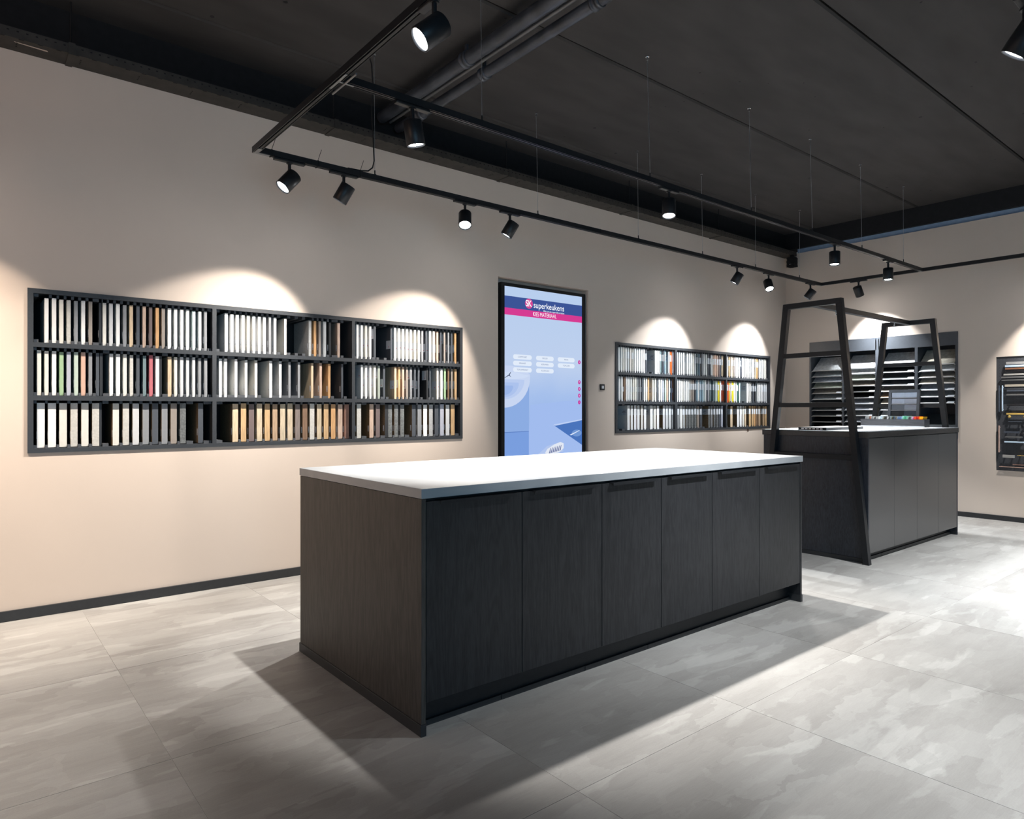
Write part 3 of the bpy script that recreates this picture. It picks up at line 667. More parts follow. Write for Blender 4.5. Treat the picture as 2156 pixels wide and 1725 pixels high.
hl = [('alu', 2.359, 1.741, 1.769, .32, 'thick brushed steel handle at the top of the handle board'), ('ice', 2.369, 1.712, 1.734, .40, 'pale blue bar handle, second from top on the board'), ('copper', 2.367, 1.684, 1.702, .18, 'brown copper bar handle under the pale blue one'),
      ('black', 2.361, 1.657, 1.674, .30, 'black bar handle under the brown copper one'), ('silver', 2.382, 1.620, 1.638, .42, 'silver bar handle above two plain grey ones'), ('grey', 2.404, 1.590, 1.608, .45, 'dull grey handle, upper of two grey ones on the board'), ('grey', 2.402, 1.561, 1.574, .45, 'thin dull grey handle, lower of two grey ones on the board'),
      ('champ', 2.371, 1.494, 1.519, .45, 'champagne coloured handle beside the top of the upright blue one'), ('dark', 2.352, 1.441, 1.455, .40, 'dark steel handle below the champagne one'), ('grey', 2.354, 1.397, 1.414, .40, 'grey strip handle in the middle of the board'), ('black', 2.354, 1.283, 1.300, .40, 'long black handle just above the gold ones'),
      ('gold', 2.356, 1.183, 1.203, .40, 'long gold bar handle in the middle of the board'), ('dark', 2.337, 1.103, 1.112, .12, 'short thin dark handle under the gold knob'), ('ice', 2.376, 0.874, 0.890, .42, 'pale blue strip handle low on the board'),
      ('silver', 2.391, 0.706, 0.738, .11, 'short silver cup handle low on the board'), ('gold', 2.256, 0.732, 0.738, .25, 'thin gold edge handle beside the silver cup handle'), ('rose', 2.298, 0.628, 0.638, .30, 'rose coloured bar handle near the bottom of the board'), ('pcop', 2.424, 0.600, 0.608, .50, 'long thin pale copper handle at the bottom of the board'),
      ('dark', 2.38, 0.98, 1.00, .14, 'dark flat handle between the gold knob and blue strip'), ('grey', 2.37, 0.93, 0.945, .16, 'grey flat handle above the pale blue strip low on the board')]
for k, y, z0_, z1_, ln, lb in hl: hbar(k, y, z0_, z1_, ln, lb)
for k, y0, y1, za, zb, lb in (('ice', 2.387, 2.399, 1.223, 1.510, 'pale blue upright bar handle at the left of the board'), ('dark', 2.419, 2.431, 1.217, 1.509, 'dark upright bar handle left of the pale blue upright'), ('pcop', 2.417, 2.431, 0.763, 1.062, 'pale copper upright handle at the lower left of the board')):
    t = tag(empty('furniture_pull', (XP, y0, za)), lb, 'pull', 'pulls on the dark board')
    MB().box(XP - 0.034, XP - 0.022, y0, y1, za, zb).build('grip', hm_(k), t, bevel=0.002)
    for zz in (za + 0.02, zb - 0.02): MB().box(XP - 0.023, XP, y0 + 0.002, y1 - 0.002, zz - 0.004, zz + 0.004).build('post', hm_(k), t)
for y, k, z in ((2.328, 'gold', 1.163), (2.185, 'gold', 1.163), (2.33, 'black', 1.235), (2.20, 'black', 1.06), (2.20, 'black', 0.975)):
    t = tag(empty('drop_pull', (XP, y, z)), '%s drop knob on the dark board, %s' % (k, {1.163: 'under the gold bar, ' + ('left' if y > 2.3 else 'right'), 1.235: 'under the long black bar', 1.06: 'just right of the short dark handle', 0.975: 'right of the dark flat handle'}[z]), 'knob', 'knobs on the dark board')
    m = MB(); m.lathe([(0, 0.006), (0.012, 0.006), (0.018, 0.013), (0.03, 0.016), (0.036, 0.010), (0.037, 0)], (XP, y, z), (-1, 0, 0), 14); m.build('knob', hm_(k), t)

# ================================================================ SCREEN in its wall recess
YS = 4.985
scn = tag(empty('display_screen', (4.49, YS + 0.03, 0.57)), 'tall glowing touch screen set into the wall between the two racks', 'screen')
ZSB = 0.58
m = MB(); x0, x1, zb, ztp = 3.933, 5.048, ZSB - 0.03, 2.442; xi0, xi1, zi = 3.973, 5.005, 2.411
m.box(x0, xi0, YS - 0.004, YS + 0.07, zb, ztp); m.box(xi1, x1, YS - 0.004, YS + 0.07, zb, ztp); m.box(xi0, xi1, YS - 0.004, YS + 0.07, zi, ztp); m.box(xi0, xi1, YS - 0.004, YS + 0.07, zb, ZSB)
m.build('bezel', M_black, scn)
m = MB(); m.box(xi0, xi1, YS + 0.004, YS + 0.06, ZSB, zi); 
pm = bpy.data.materials.new('screen_picture'); pm.use_nodes = True; N = pm.node_tree.nodes; L = pm.node_tree.links; N.clear()
e = N.new('ShaderNodeEmission'); out = N.new('ShaderNodeOutputMaterial'); geo = N.new('ShaderNodeNewGeometry'); sp_ = N.new('ShaderNodeSeparateXYZ'); mr = N.new('ShaderNodeMapRange'); cr = N.new('ShaderNodeValToRGB')
nz = N.new('ShaderNodeTexNoise'); nz.inputs['Scale'].default_value = 3.0
mr.inputs['From Min'].default_value = 0.8; mr.inputs['From Max'].default_value = 2.41
L.new(geo.outputs['Position'], sp_.inputs[0]); L.new(sp_.outputs['Z'], mr.inputs['Value']); L.new(geo.outputs['Position'], nz.inputs['Vector'])
ad = N.new('ShaderNodeMath'); ad.operation = 'MULTIPLY_ADD'; ad.inputs[1].default_value = 0.12; L.new(nz.outputs['Fac'], ad.inputs[0]); L.new(mr.outputs[0], ad.inputs[2]); L.new(ad.outputs[0], cr.inputs[0])
els = cr.color_ramp.elements; els[0].position = 0.05; els[0].color = (*S(138, 172, 232), 1); els[1].position = 1.0; els[1].color = (*S(186, 208, 240), 1)
q = cr.color_ramp.elements.new(0.42); q.color = (*S(168, 194, 238), 1); q = cr.color_ramp.elements.new(0.62); q.color = (*S(192, 210, 240), 1)
L.new(cr.outputs[0], e.inputs[0]); e.inputs[1].default_value = 0.90; L.new(e.outputs[0], out.inputs[0])
pic = m.build('screen_panel', pm, scn); pic['label'] = 'pale blue glowing screen picture'
def flat(name, poly, col, parent, layer=1, st=0.92):
    mt = emis('scr_%02x%02x%02x' % col, S(*col), st)
    y = YS + 0.004 - 0.0006 * layer
    me = MB(); me.prism(poly, 'y', y - 0.0004, y); return me.build(name, mt, parent)
def rect(x0, x1, z0, z1): return [(x0, z0), (x1, z0), (x1, z1), (x0, z1)]
def disc(cx_, cz, rx, rz, n=28): return [(cx_ + rx * math.cos(2*PI*i/n), cz + rz * math.sin(2*PI*i/n)) for i in range(n)]
def pill(x0, x1, z0, z1):
    r = (z1 - z0) / 2; cz = (z0 + z1) / 2; p = []
    for i in range(9): a = -PI/2 + PI * i / 8; p.append((x1 - r + r * math.cos(a), cz + r * math.sin(a)))
    for i in range(9): a = PI/2 + PI * i / 8; p.append((x0 + r + r * math.cos(a), cz + r * math.sin(a)))
    return p
def text(name, s, x, z, size, col, parent, layer=2, align='CENTER', width=None, m=None, yoff=None, bold=0.0):
    cu = bpy.data.curves.new(name, 'FONT'); cu.body = s; cu.size = size; cu.align_x = align; cu.align_y = 'CENTER'; cu.extrude = 0.0001; cu.offset = bold
    to = bpy.data.objects.new('tmp', cu); C.objects.link(to); bpy.context.view_layer.update()
    me = bpy.data.meshes.new_from_object(to.evaluated_get(bpy.context.evaluated_depsgraph_get()))
    bpy.data.objects.remove(to)
    xs = [v.co.x for v in me.vertices]; wd = max(xs) - min(xs)
    sx_ = (width / wd) if width else 1.0; mid = (max(xs) + min(xs)) / 2 if align == 'CENTER' else min(xs)
    y = (YS + 0.004 - 0.0006 * layer) if yoff is None else yoff
    for v in me.vertices:
        X, Y, Z = (v.co.x - mid) * sx_ + x, y - v.co.z, v.co.y + z
        v.co = Vector((X, Y, Z)) - wloc(parent)
    me.materials.clear(); me.materials.append(m or emis('scr_%02x%02x%02x' % col, S(*col), 1.0))
    o = bpy.data.objects.new(name, me); C.objects.link(o); o.parent = parent; return o
# picture: bowl, block, table, hob and loaf
flat('picture_table', [(4.305, 1.288), (5.005, 1.347), (5.005, ZSB), (3.973, ZSB), (3.973, 1.03), (4.28, 1.026)], (162, 188, 238), scn, 0.3)
flat('picture_block', [(3.973, 1.55), (4.285, 1.55), (4.28, 1.026), (3.973, 1.026)], (140, 172, 226), scn, 0.6)
flat('picture_block_front', [(3.973, 1.026), (4.28, 1.03), (4.28, ZSB), (3.973, ZSB)], (122, 158, 222), scn, 0.6)
flat('picture_edge', [(3.973, 1.022), (4.28, 1.028), (4.28, 1.034), (3.973, 1.030)], (96, 130, 196), scn, 0.9)
bp_ = [(3.973, 1.66), (4.06, 1.66), (4.16, 1.645), (4.25, 1.61), (4.296, 1.58)] + [(4.296 - 0.323 * (1 - math.cos(t)) * 1.0, 1.56 - 0.30 * math.sin(t)) for t in [i * PI / 2 / 10 for i in range(1, 11)]]
flat('picture_bowl', bp_, (200, 214, 242), scn, 1.2)
def bowl_in(rx, rz, z): return [(3.973, z)] + [(3.973 + rx * math.cos(t), z - rz * math.sin(t)) for t in [i * PI / 2 / 8 for i in range(9)]]
flat('picture_bowl_inside', bowl_in(0.25, 0.19, 1.53), (186, 204, 240), scn, 1.4)
flat('picture_bowl_inside', bowl_in(0.18, 0.14, 1.50), (172, 194, 237), scn, 1.6)
flat('picture_bowl_inside', bowl_in(0.11, 0.09, 1.47), (156, 182, 232), scn, 1.8)
flat('picture_bowl_rim', [(3.973, 1.60), (4.10, 1.60), (4.286, 1.57), (4.22, 1.545), (4.08, 1.53), (3.973, 1.53)], (206, 220, 245), scn, 1.7)
flat('picture_twig', [(3.98, 1.545), (4.03, 1.575), (4.05, 1.60), (4.055, 1.598), (4.04, 1.57), (4.06, 1.55), (4.03, 1.565), (3.98, 1.54)], (70, 80, 110), scn, 2.0)
flat('picture_hob', [(4.606, 1.087), (5.005, 1.138), (5.005, 0.876)], (74, 116, 188), scn, 0.8)
flat('picture_hob_edge', [(4.60, 1.087), (4.62, 1.094), (5.005, 1.143), (5.005, 1.132), (4.63, 1.08), (5.005, 0.886), (5.005, 0.872)][:5], (190, 208, 245), scn, 1.0)
flat('picture_pan', disc(4.93, 1.0, 0.07, 0.035), (112, 150, 210), scn, 1.1)
flat('picture_pan_rim', [(4.83, 0.985), (4.97, 1.03), (4.97, 1.024), (4.85, 0.978)], (220, 232, 252), scn, 1.3)
flat('picture_cloth', [(4.38, 0.79), (4.52, 0.88), (4.60, 0.895), (4.72, 0.90), (4.74, 0.82), (4.60, 0.78)], (178, 198, 238), scn, 0.8)
flat('picture_loaf', [(4.49, 0.81), (4.52, 0.85), (4.62, 0.895), (4.70, 0.915), (4.745, 0.90), (4.745, 0.85), (4.68, 0.81), (4.56, 0.79)], (226, 232, 244), scn, 1.0)
for i in range(7):
    a = 4.54 + i * 0.024
    flat('picture_loaf_crust', [(a, 0.80 + i*0.004), (a + 0.02, 0.81 + i*0.004), (a + 0.03, 0.862 + i * 0.004), (a + 0.022, 0.858 + i*0.004)], (112, 122, 164), scn, 1.3)
# banner, logo and words
flat('blue_banner', rect(xi0, xi1, 2.2075, 2.3205), (60, 84, 150), scn, 0.5)
flat('pink_banner', rect(xi0, xi1, 2.142, 2.2075), (214, 60, 146), scn, 0.5)
flat('logo_disc', disc(4.281, 2.271, 0.049, 0.049), (214, 74, 150), scn, 1.0)
text('logo_letters', 'SK', 4.279, 2.270, 0.085, (246, 246, 252), scn, 2, width=0.078, bold=0.0012)
text('shop_name', 'superkeukens', 4.546, 2.262, 0.083, (240, 244, 252), scn, 2, width=0.41, bold=0.0004)
text('shop_slogan', 'Alles om jou super blij te maken', 4.61, 2.216, 0.026, (235, 240, 250), scn, 2, width=0.285)
text('screen_heading', 'KIES MATERIAAL', 4.489, 2.174, 0.056, (246, 236, 246), scn, 2, width=0.31)
for (xa, xb, z, s) in ((4.081, 4.317, 1.748, 'COMPOSIET'), (4.372, 4.607, 1.748, 'DECOR'), (4.662, 4.899, 1.748, 'FENIX'), (4.081, 4.317, 1.687, 'GRANIET'), (4.372, 4.607, 1.687, 'KERAMIEK'), (4.662, 4.899, 1.687, 'TOPCORE'), (4.081, 4.317, 1.625, 'TOPLAMINAAT'), (4.372, 4.607, 1.625, 'ALUSPLASH')):
    flat('button', pill(xa, xb, z - 0.0225, z + 0.0225), (226, 236, 250), scn, 2.0)
    text('button_text', s, (xa + xb) / 2, z, 0.021, (120, 134, 170), scn, 3.2)
for z, s in ((1.731, '5'), (1.525, 'P'), (1.455, '0'), (1.386, '8'), (1.317, 'i')):
    flat('round_button', disc(4.967, z, 0.019, 0.021), (196, 62, 160), scn, 1.0)
    text('round_button_sign', s, 4.967, z, 0.026, (240, 220, 245), scn, 2)

# wall switch, speaker, stray tag
sw = tag(empty('wall_switch', (5.278, YW, 1.45)), 'small black framed wall switch between screen and far rack', 'switch')
m = MB(); m.box(5.245, 5.311, YW - 0.010, YW, 1.447, 1.511); m.build('switch_frame', M_black, sw, bevel=0.002)
m = MB(); m.box(5.262, 5.294, YW - 0.013, YW - 0.010, 1.464, 1.494); m.build('rocker', mat('switch_white', (0.55, 0.56, 0.6), 0.4), sw)
spk = tag(empty('wall_speaker', (8.87, 4.80, 3.19)), 'small black loudspeaker hanging in the far ceiling corner', 'speaker')
m = MB(); m.box(8.82, 8.92, 4.73, 4.83, 3.20, 3.335); m.build('speaker_body', M_blackmatt, spk, bevel=0.008)
m = MB()
for i in range(7): m.box(8.815, 8.925, 4.725, 4.835, 3.20 + i * 0.019, 3.209 + i * 0.019)
m.build('fin', M_blackmatt, spk)
m = MB(); m.box(8.818, 8.819, 4.765, 4.795, 3.222, 3.234); m.build('speaker_badge', M_alu, spk)
m = MB(); m.box(8.85, 8.89, 4.76, 4.80, 3.335, 3.366); m.tube((8.87, 4.78, 3.19), (8.87, 4.78, 3.20), 0.02, 12, 0.03); m.build('bracket', M_blackmatt, spk)
pt = MB().box(8.045, 8.085, YW - 0.004, YW - 0.001, 0.955, 0.9845).build('paper_tag', mat('tag_brown', (0.12, 0.07, 0.05), 0.6)); tag(pt, 'tiny brown tag hanging under the far wall rack', 'tag')

# ================================================================ WALL RACKS with sample boards
COL = dict(white=(236,236,233), cream=(226,221,208), stone=(202,198,188), lightgrey=(205,207,209), midgrey=(140,143,148), slate=(78,84,94), charcoal=(48,50,54), taupe=(160,145,132), mauve=(120,100,98), pinkwood=(206,168,142), paleoak=(226,192,146), honey=(216,166,104), oak=(190,150,110), amber=(222,156,86), brownoak=(140,100,70), rosewood=(158,104,82), greywood=(135,118,110), ash=(208,184,146), aqua=(190,214,216), teal=(108,134,138), mint=(186,208,190), green=(158,190,146), sage=(160,170,156), lilac=(176,180,198), salmon=(230,172,142), red=(196,104,112), concrete=(170,172,172), speckle=(112,116,116), blue=(130,168,190), navy=(52,58,80), orange=(232,88,28), brick=(178,68,44), copper=(206,130,78), yellow=(236,214,20), ochre=(214,180,60), darkgreen=(48,106,84))
NM = dict(stone='stone coloured', lightgrey='light grey', midgrey='mid grey', slate='slate grey', pinkwood='pinkish wood', paleoak='pale oak', brownoak='brown oak', greywood='grey wood', ash='ash wood', honey='honey oak', amber='amber', rosewood='rosewood', speckle='speckled grey', concrete='concrete grey', darkgreen='dark green')
WOODS = {'pinkwood','paleoak','honey','oak','amber','brownoak','rosewood','greywood','ash','copper'}
def cmat(c):
    lum = sum(COL[c]) / 3; k = 0.12 if c in ('yellow', 'orange', 'red', 'green', 'ochre') else 0.32
    base = tuple(v * 0.84 for v in S(*[q + (lum - q) * k for q in COL[c]]))
    if c in WOODS: return mat('sample_' + c, base, 0.5, scale=14, amt=0.22, stretch=(12, 12, 1))
    if c in ('speckle', 'concrete', 'stone'): return mat('sample_' + c, base, 0.4, scale=70, amt=0.35 if c == 'speckle' else 0.12)
    return mat('sample_' + c, base, 0.4, scale=40, amt=0.05)
M_chip = mat('chipboard_side', (0.16, 0.105, 0.055), 0.8, scale=120, amt=0.3)
M_spacer = mat('spacer_grey', (0.062, 0.066, 0.074), 0.5)
BOARDS = [
('near',0,0,'0.398,0.418,white 0.436,0.457,white 0.473,0.494,cream 0.511,0.532,stone 0.55,0.569,midgrey 0.588,0.608,white 0.627,0.646,taupe 0.683,0.697,charcoal 0.703,0.723,cream 0.739,0.759,lightgrey 0.778,0.798,white 0.817,0.836,midgrey 0.854,0.874,paleoak 0.894,0.912,slate 0.93,0.949,pinkwood 0.969,0.987,mauve 1.007,1.027,amber 1.044,1.064,taupe 1.081,1.102,white 1.12,1.139,white 1.158,1.177,white 1.196,1.214,white 1.235,1.254,aqua 1.273,1.292,lightgrey 1.311,1.328,midgrey'),
('near',1,0,'0.36,0.381,cream 0.398,0.418,cream 0.436,0.457,white 0.474,0.495,green 0.511,0.532,lilac 0.55,0.571,mint 0.587,0.61,salmon 0.627,0.646,midgrey 0.667,0.684,slate 0.687,0.703,charcoal 0.741,0.761,white 0.778,0.8,white 0.818,0.838,cream 0.856,0.875,stone 0.894,0.912,slate 0.932,0.951,teal 0.969,0.99,red 1.007,1.028,white 1.029,1.044,charcoal 1.081,1.103,paleoak 1.121,1.139,cream 1.158,1.177,lightgrey 1.196,1.214,lightgrey 1.234,1.252,lightgrey 1.273,1.291,midgrey 1.311,1.33,midgrey'),
('near',2,0,'0.36,0.399,white 0.415,0.456,white 0.473,0.512,cream 0.531,0.568,stone 0.588,0.626,cream 0.646,0.684,stone 0.685,0.698,charcoal 0.759,0.794,cream 0.815,0.851,stone 0.871,0.908,lightgrey 0.93,0.967,midgrey 0.986,1.022,slate 1.043,1.079,midgrey 1.098,1.136,taupe 1.156,1.192,speckle 1.271,1.303,slate'),
('near',0,1,'1.447,1.468,white 1.486,1.506,white 1.524,1.544,white 1.563,1.584,white 1.601,1.621,cream 1.64,1.66,white 1.678,1.698,white 1.718,1.736,white 1.756,1.773,midgrey 1.794,1.813,white 1.871,1.889,cream 2.061,2.082,concrete 2.101,2.12,amber 2.139,2.158,taupe 2.178,2.201,lightgrey 2.223,2.241,charcoal 2.294,2.315,pinkwood'),
('near',1,1,'1.408,1.427,white 1.444,1.462,white 1.514,1.532,white 1.586,1.603,white 1.656,1.674,cream 1.761,1.781,white 1.833,1.852,lightgrey 1.904,1.921,midgrey 1.975,1.993,midgrey 2.081,2.098,paleoak 2.148,2.166,pinkwood 2.217,2.236,amber 2.327,2.343,slate'),
('near',2,1,'1.5,1.539,paleoak 1.557,1.594,honey 1.614,1.651,mauve 1.67,1.707,ash 1.728,1.765,honey 1.785,1.821,oak 1.841,1.879,ash 1.897,1.935,ash 1.956,1.993,greywood 2.012,2.049,brownoak 2.068,2.105,stone 2.126,2.162,ash 2.182,2.22,honey 2.24,2.276,amber 2.299,2.336,pinkwood 2.353,2.392,rosewood'),
('near',0,2,'2.456,2.474,white 2.495,2.512,white 2.533,2.551,cream 2.571,2.589,white 2.608,2.627,slate 2.764,2.778,slate 2.796,2.814,white 2.835,2.852,white 2.873,2.891,white 2.91,2.928,white 2.949,2.967,white 2.987,3.005,cream 3.026,3.044,white 3.062,3.08,midgrey 3.102,3.117,slate 3.137,3.156,white 3.175,3.194,cream 3.214,3.233,pinkwood 3.251,3.266,slate 3.289,3.306,taupe 3.329,3.345,midgrey 3.364,3.383,slate 3.402,3.422,amber'),
('near',1,2,'2.494,2.512,white 2.533,2.551,white 2.571,2.588,white 2.608,2.627,cream 2.647,2.666,sage 2.696,2.714,slate 2.798,2.817,paleoak 2.837,2.855,honey 2.874,2.892,pinkwood 2.912,2.929,taupe 2.949,2.967,midgrey 2.987,3.005,slate 3.026,3.043,slate 3.111,3.127,charcoal 3.142,3.155,slate 3.215,3.233,cream 3.253,3.275,white 3.292,3.31,green 3.329,3.346,brownoak 3.367,3.383,taupe 3.403,3.426,honey'),
('near',2,2,'2.458,2.495,stone 2.572,2.608,pinkwood 2.628,2.664,mauve 2.71,2.741,charcoal 2.742,2.777,speckle 2.798,2.833,speckle 2.855,2.891,speckle 2.967,3.003,slate 3.023,3.061,midgrey 3.079,3.116,white 3.137,3.175,concrete 3.193,3.231,slate 3.25,3.289,lilac 3.308,3.347,lightgrey 3.362,3.402,honey'),
('far',0,0,'5.557,5.579,white 5.597,5.617,white 5.634,5.655,cream 5.673,5.694,white 5.711,5.73,lightgrey 5.749,5.769,cream 5.787,5.806,stone 5.823,5.845,white 5.864,5.885,white 5.899,5.92,white 5.935,5.959,white 5.973,5.999,white 6.013,6.034,slate 6.175,6.198,white 6.201,6.224,white 6.237,6.261,white 6.276,6.294,teal 6.314,6.332,slate 6.35,6.37,blue 6.423,6.446,cream 6.459,6.487,orange 6.5,6.522,aqua'),
('far',1,0,'5.561,5.585,white 5.601,5.625,white 5.646,5.669,brownoak 5.68,5.703,white 5.719,5.74,white 5.758,5.778,white 5.797,5.815,cream 5.832,5.854,cream 5.869,5.887,midgrey 5.909,5.926,midgrey 5.946,5.963,slate 5.98,6.002,white 6.018,6.04,cream 6.054,6.076,honey 6.131,6.153,cream 6.172,6.197,cream 6.21,6.23,slate 6.242,6.266,white 6.279,6.305,white 6.32,6.34,lilac 6.357,6.38,mint 6.393,6.416,salmon 6.431,6.454,aqua 6.472,6.49,navy 6.508,6.527,copper'),
('far',2,0,'5.7,5.74,white 5.758,5.795,white 5.813,5.852,white 5.869,5.909,white 5.926,5.964,cream 5.985,6.025,white 6.092,6.135,white 6.156,6.195,cream 6.207,6.248,white 6.317,6.355,lightgrey 6.372,6.413,lightgrey 6.428,6.47,lightgrey 6.487,6.524,midgrey'),
('far',0,1,'6.579,6.606,white 6.624,6.644,white 6.663,6.682,white 6.7,6.726,white 6.779,6.803,white 6.82,6.842,white 6.86,6.883,white 6.897,6.921,cream 6.935,6.956,lightgrey 6.975,6.995,teal 7.011,7.03,blue 7.036,7.061,charcoal 7.09,7.111,lightgrey 7.128,7.15,white 7.167,7.189,white 7.206,7.224,slate 7.244,7.265,slate 7.277,7.299,white 7.318,7.34,pinkwood 7.354,7.38,salmon 7.393,7.416,pinkwood 7.433,7.451,mauve 7.472,7.488,slate 7.502,7.528,paleoak 7.555,7.58,paleoak'),
('far',1,1,'6.582,6.606,white 6.619,6.641,white 6.654,6.68,white 6.688,6.71,cream 6.726,6.746,white 6.759,6.782,white 6.794,6.815,white 6.829,6.849,stone 6.865,6.883,taupe 6.898,6.919,taupe 6.935,6.954,slate 6.972,6.989,blue 7.005,7.022,white 7.039,7.059,blue 7.074,7.093,blue 7.107,7.131,aqua 7.145,7.167,white 7.18,7.198,slate 7.215,7.235,lightgrey 7.252,7.271,teal 7.318,7.343,teal 7.36,7.382,mint 7.388,7.408,mint 7.419,7.449,yellow 7.459,7.484,white 7.494,7.518,brick 7.528,7.557,orange'),
('far',2,1,'6.589,6.629,midgrey 6.642,6.687,white 6.698,6.741,concrete 6.756,6.795,speckle 6.81,6.855,speckle 6.868,6.91,speckle 6.926,6.965,speckle 6.984,7.023,taupe 7.039,7.08,slate 7.208,7.25,speckle 7.268,7.304,midgrey 7.324,7.363,speckle 7.38,7.419,speckle 7.433,7.474,slate 7.488,7.528,lilac'),
('far',0,2,'7.617,7.644,cream 7.66,7.683,honey 7.697,7.719,cream 7.733,7.76,paleoak 7.771,7.79,taupe 7.808,7.837,white 7.846,7.869,white 7.886,7.915,white 7.92,7.942,slate 7.954,7.981,white 7.998,8.022,white 8.039,8.059,white 8.071,8.092,stone 8.11,8.134,white 8.148,8.172,white 8.185,8.209,white 8.224,8.248,white 8.26,8.284,paleoak 8.296,8.327,amber 8.333,8.352,brownoak 8.367,8.395,white 8.413,8.434,white 8.447,8.469,white 8.485,8.509,cream 8.525,8.551,cream'),
('far',1,2,'7.615,7.647,orange 7.66,7.683,ochre 7.694,7.721,white 7.729,7.763,yellow 7.769,7.795,white 7.814,7.838,white 7.844,7.873,darkgreen 7.886,7.915,aqua 8.066,8.098,white 8.114,8.137,cream 8.158,8.176,stone 8.191,8.209,slate 8.226,8.248,slate 8.266,8.284,charcoal 8.333,8.36,white 8.372,8.395,white 8.411,8.434,white 8.45,8.469,lightgrey 8.492,8.517,lightgrey 8.532,8.567,lightgrey'),
('far',2,2,'7.692,7.742,paleoak 7.845,7.892,white 7.911,7.955,white 7.967,8.008,cream 8.022,8.057,paleoak 8.122,8.17,honey 8.19,8.23,honey 8.242,8.284,amber 8.296,8.333,brownoak 8.354,8.401,oak 8.459,8.492,oak 8.513,8.563,honey'),
]
RZ = [(1.652, 1.925), (1.332, 1.603), (1.015, 1.288)]     # board bottom/top per row
def rack(name, x0, x1, z0, z1, divs, label):
    r = tag(empty(name, ((x0 + x1) / 2, YW + 0.1, z0)), label, 'wall rack')
    F = YW - 0.010; BK = YW + 0.36
    MB().box(x0, x0 + 0.029, F, BK, z0, z1).build('side_panel', M_rack, r); MB().box(x1 - 0.027, x1, F, BK, z0, z1).build('side_panel', M_rack, r)
    MB().box(x0 + 0.029, x1 - 0.027, F, BK, z1 - 0.028, z1).build('top_panel', M_rack, r); MB().box(x0 + 0.029, x1 - 0.027, F, BK, z0, z0 + 0.026).build('bottom_panel', M_rack, r)
    MB().box(x0 + 0.029, x1 - 0.027, BK, BK + 0.012, z0, z1).build('back_panel', M_rackin, r)
    ed = [x0 + 0.029] + [v for d in divs for v in d] + [x1 - 0.027]
    for (a, b) in divs: MB().box(a, b, F, BK, z0 + 0.026, z1 - 0.028).build('divider', M_rack, r)
    for i in range(0, len(ed), 2):
        for zs in ((1.622, 1.650), (1.301, 1.330)):
            MB().box(ed[i], ed[i + 1], F, BK, zs[0], zs[1]).build('shelf', M_rack, r)
    return r, [(ed[i], ed[i + 1]) for i in range(0, len(ed), 2)]
RK = {}
RK['near'] = rack('wall_rack', NR[0], NR[1], NR[2], NR[3], [(1.357, 1.384), (2.404, 2.430)], 'long dark three-row wall rack of sample boards left of the screen')
RK['far'] = rack('wall_rack', FR[0], FR[1], FR[2], FR[3], [(6.511, 6.552), (7.551, 7.578)], 'dark three-row wall rack of sample boards right of the screen')
ROWN = ['top', 'middle', 'bottom']; BAYN = ['left', 'middle', 'right']
spacer = {k: MB() for k in RK}
SM = {}
YF = YW + 0.018
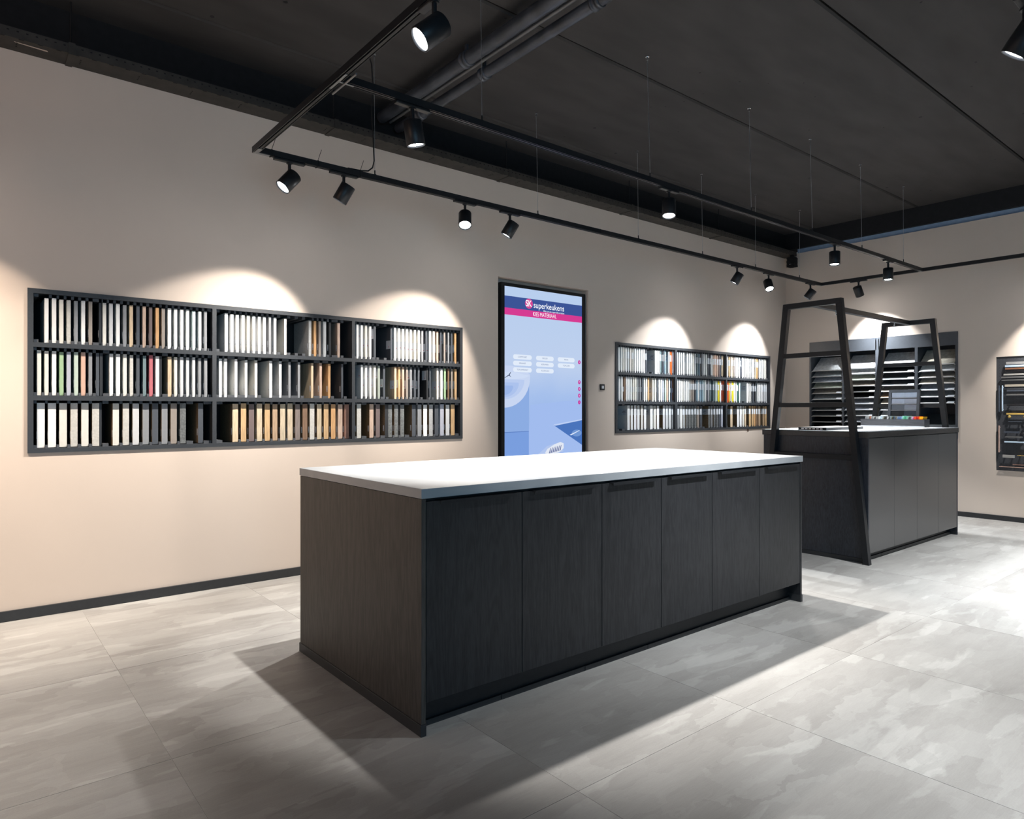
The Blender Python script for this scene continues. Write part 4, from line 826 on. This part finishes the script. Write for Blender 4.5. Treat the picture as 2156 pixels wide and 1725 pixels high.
for (rk, row, bay, data) in BOARDS:
    root, bays = RK[rk]; bx0, bx1 = bays[bay]
    items = [t.split(',') for t in data.split()]
    items = [(float(a), float(b), c) for a, b, c in items]
    zb, zt_ = RZ[row]
    prev = bx0; edges = []
    for i, (a, b, c) in enumerate(items):
        a = max(a, prev + 0.001); b = min(b, bx1 - 0.001)
        nxt = items[i + 1][0] if i + 1 < len(items) else bx1
        if b <= a + 0.004: b = a + 0.012
        if b > nxt - 0.001: b = nxt - 0.001
        edges.append((a, b)); prev = b
        thick = row == 2
        name = 'worktop_sample' if thick else 'front_sample'
        fm = cmat(c)
        rough_side = (thick and rk == 'near' and random.random() < 0.75) or (thick and rk == 'far' and random.random() < 0.5)
        if rough_side or c in WOODS and not thick and rk == 'far': mats = [fm, M_chip if thick else fm]
        else: mats = [fm, fm]
        dep = 0.30 + random.uniform(-0.008, 0.004); dy = random.uniform(-0.002, 0.003)
        zt = zt_ + random.uniform(-0.004, 0.002)
        m = MB(); m.box(a, b, YF + dy, YF + dy + dep, zb, zt, 0, fm={3: 1, 5: 1})
        o = m.build(name, mats, None)
        lab = '%s %s, %s from left, %s row, %s bay of the %s rack' % (NM.get(c, c), 'thick worktop sample' if thick else 'thin sample board', ordw(i + 1), ROWN[row], BAYN[bay], 'near' if rk == 'near' else 'far')
        tag(o, lab, 'sample board', ('worktop samples' if thick else 'front samples') + ' in the %s wall rack' % rk)
        # stickers on the left flank
        gap = a - (edges[-2][1] if len(edges) > 1 else bx0)
        H = zt - zb
        if rk == 'far':
            lo, hi = (0.56, 0.83) if row != 1 or bay > 0 else (0.40, 0.60)
            if row == 2: lo, hi = 0.60, 0.86
            wrap = c not in ('white', 'cream') and (row != 1 or bay > 0)
            s = MB(); s.box(a - 0.0006, a, YF + dy + (-0.0006 if wrap else 0.004), YF + dy + 0.13, zb + H * lo, zb + H * hi)
            if wrap: s.box(a, a + (b - a) * 0.72, YF + dy - 0.0006, YF + dy, zb + H * lo, zb + H * hi)
            so = s.build('sticker', M_sticker, o)
            if gap > 0.05:
                t = MB()
                for j in range(4): t.box(a - 0.0010, a - 0.0006, YF + dy + 0.02 + 0.006 * (j % 2), YF + dy + 0.06 + 0.01 * (j % 3), zb + H * (hi - 0.05 - 0.05 * j) - 0.004, zb + H * (hi - 0.05 - 0.05 * j))
                t.build('sticker_text', M_print, so)
        elif bay == 2 and row < 2:
            lo = random.choice([(0.35, 0.6), (0.32, 0.58), (0.62, 0.92)])
            s = MB().box(a - 0.0006, a, YF + dy + 0.006, YF + dy + 0.075, zb + H * lo[0], zb + H * lo[1]); so = s.build('sticker', M_sticker, o)
            MB().tube((a - 0.0010, YF + dy + 0.03, zb + H * (lo[0] + 0.06)), (a - 0.0006, YF + dy + 0.03, zb + H * (lo[0] + 0.06)), 0.005, 8).build('sticker_logo', M_redprint, so)
        else:
            s = MB().box(a - 0.0006, a, YF + dy + 0.014, YF + dy + 0.030, zb + H * 0.19, zb + H * 0.36); so = s.build('sticker', M_sticker, o)
            MB().box(a - 0.0010, a - 0.0006, YF + dy + 0.0165, YF + dy + 0.020, zb + H * 0.205, zb + H * 0.24).build('sticker_mark', M_print, so)
    # black spacer blocks between the boards
    sp = spacer[rk]; lo = bx0
    slots = []
    for (a, b) in edges + [(bx1, bx1)]:
        g = a - lo
        if g < 0.012: slots.append((lo, a))
        elif g < 0.055: slots.append((lo + 0.002, a - 0.002))
        else:
            p = 0.026 if row < 2 else 0.045
            k = max(1, int(g / (2 * p))); step = g / k
            for j in range(k): slots.append((lo + j * step + 0.003, lo + j * step + min(p, step * 0.6)))
        lo = b
    zlo = {0: 1.650, 1: 1.330, 2: 1.011}[row]; zhi = {0: 1.945, 1: 1.622, 2: 1.301}[row]
    for (a, b) in slots:
        if b - a < 0.004: continue
        sp.box(a, b, YF - 0.006, YF + 0.30, zlo, zlo + 0.019); sp.box(a, b, YF - 0.006, YF + 0.30, zhi - 0.019, zhi)
for k in RK: tag(spacer[k].build('spacer_block', M_spacer, RK[k][0]), kind='stuff')
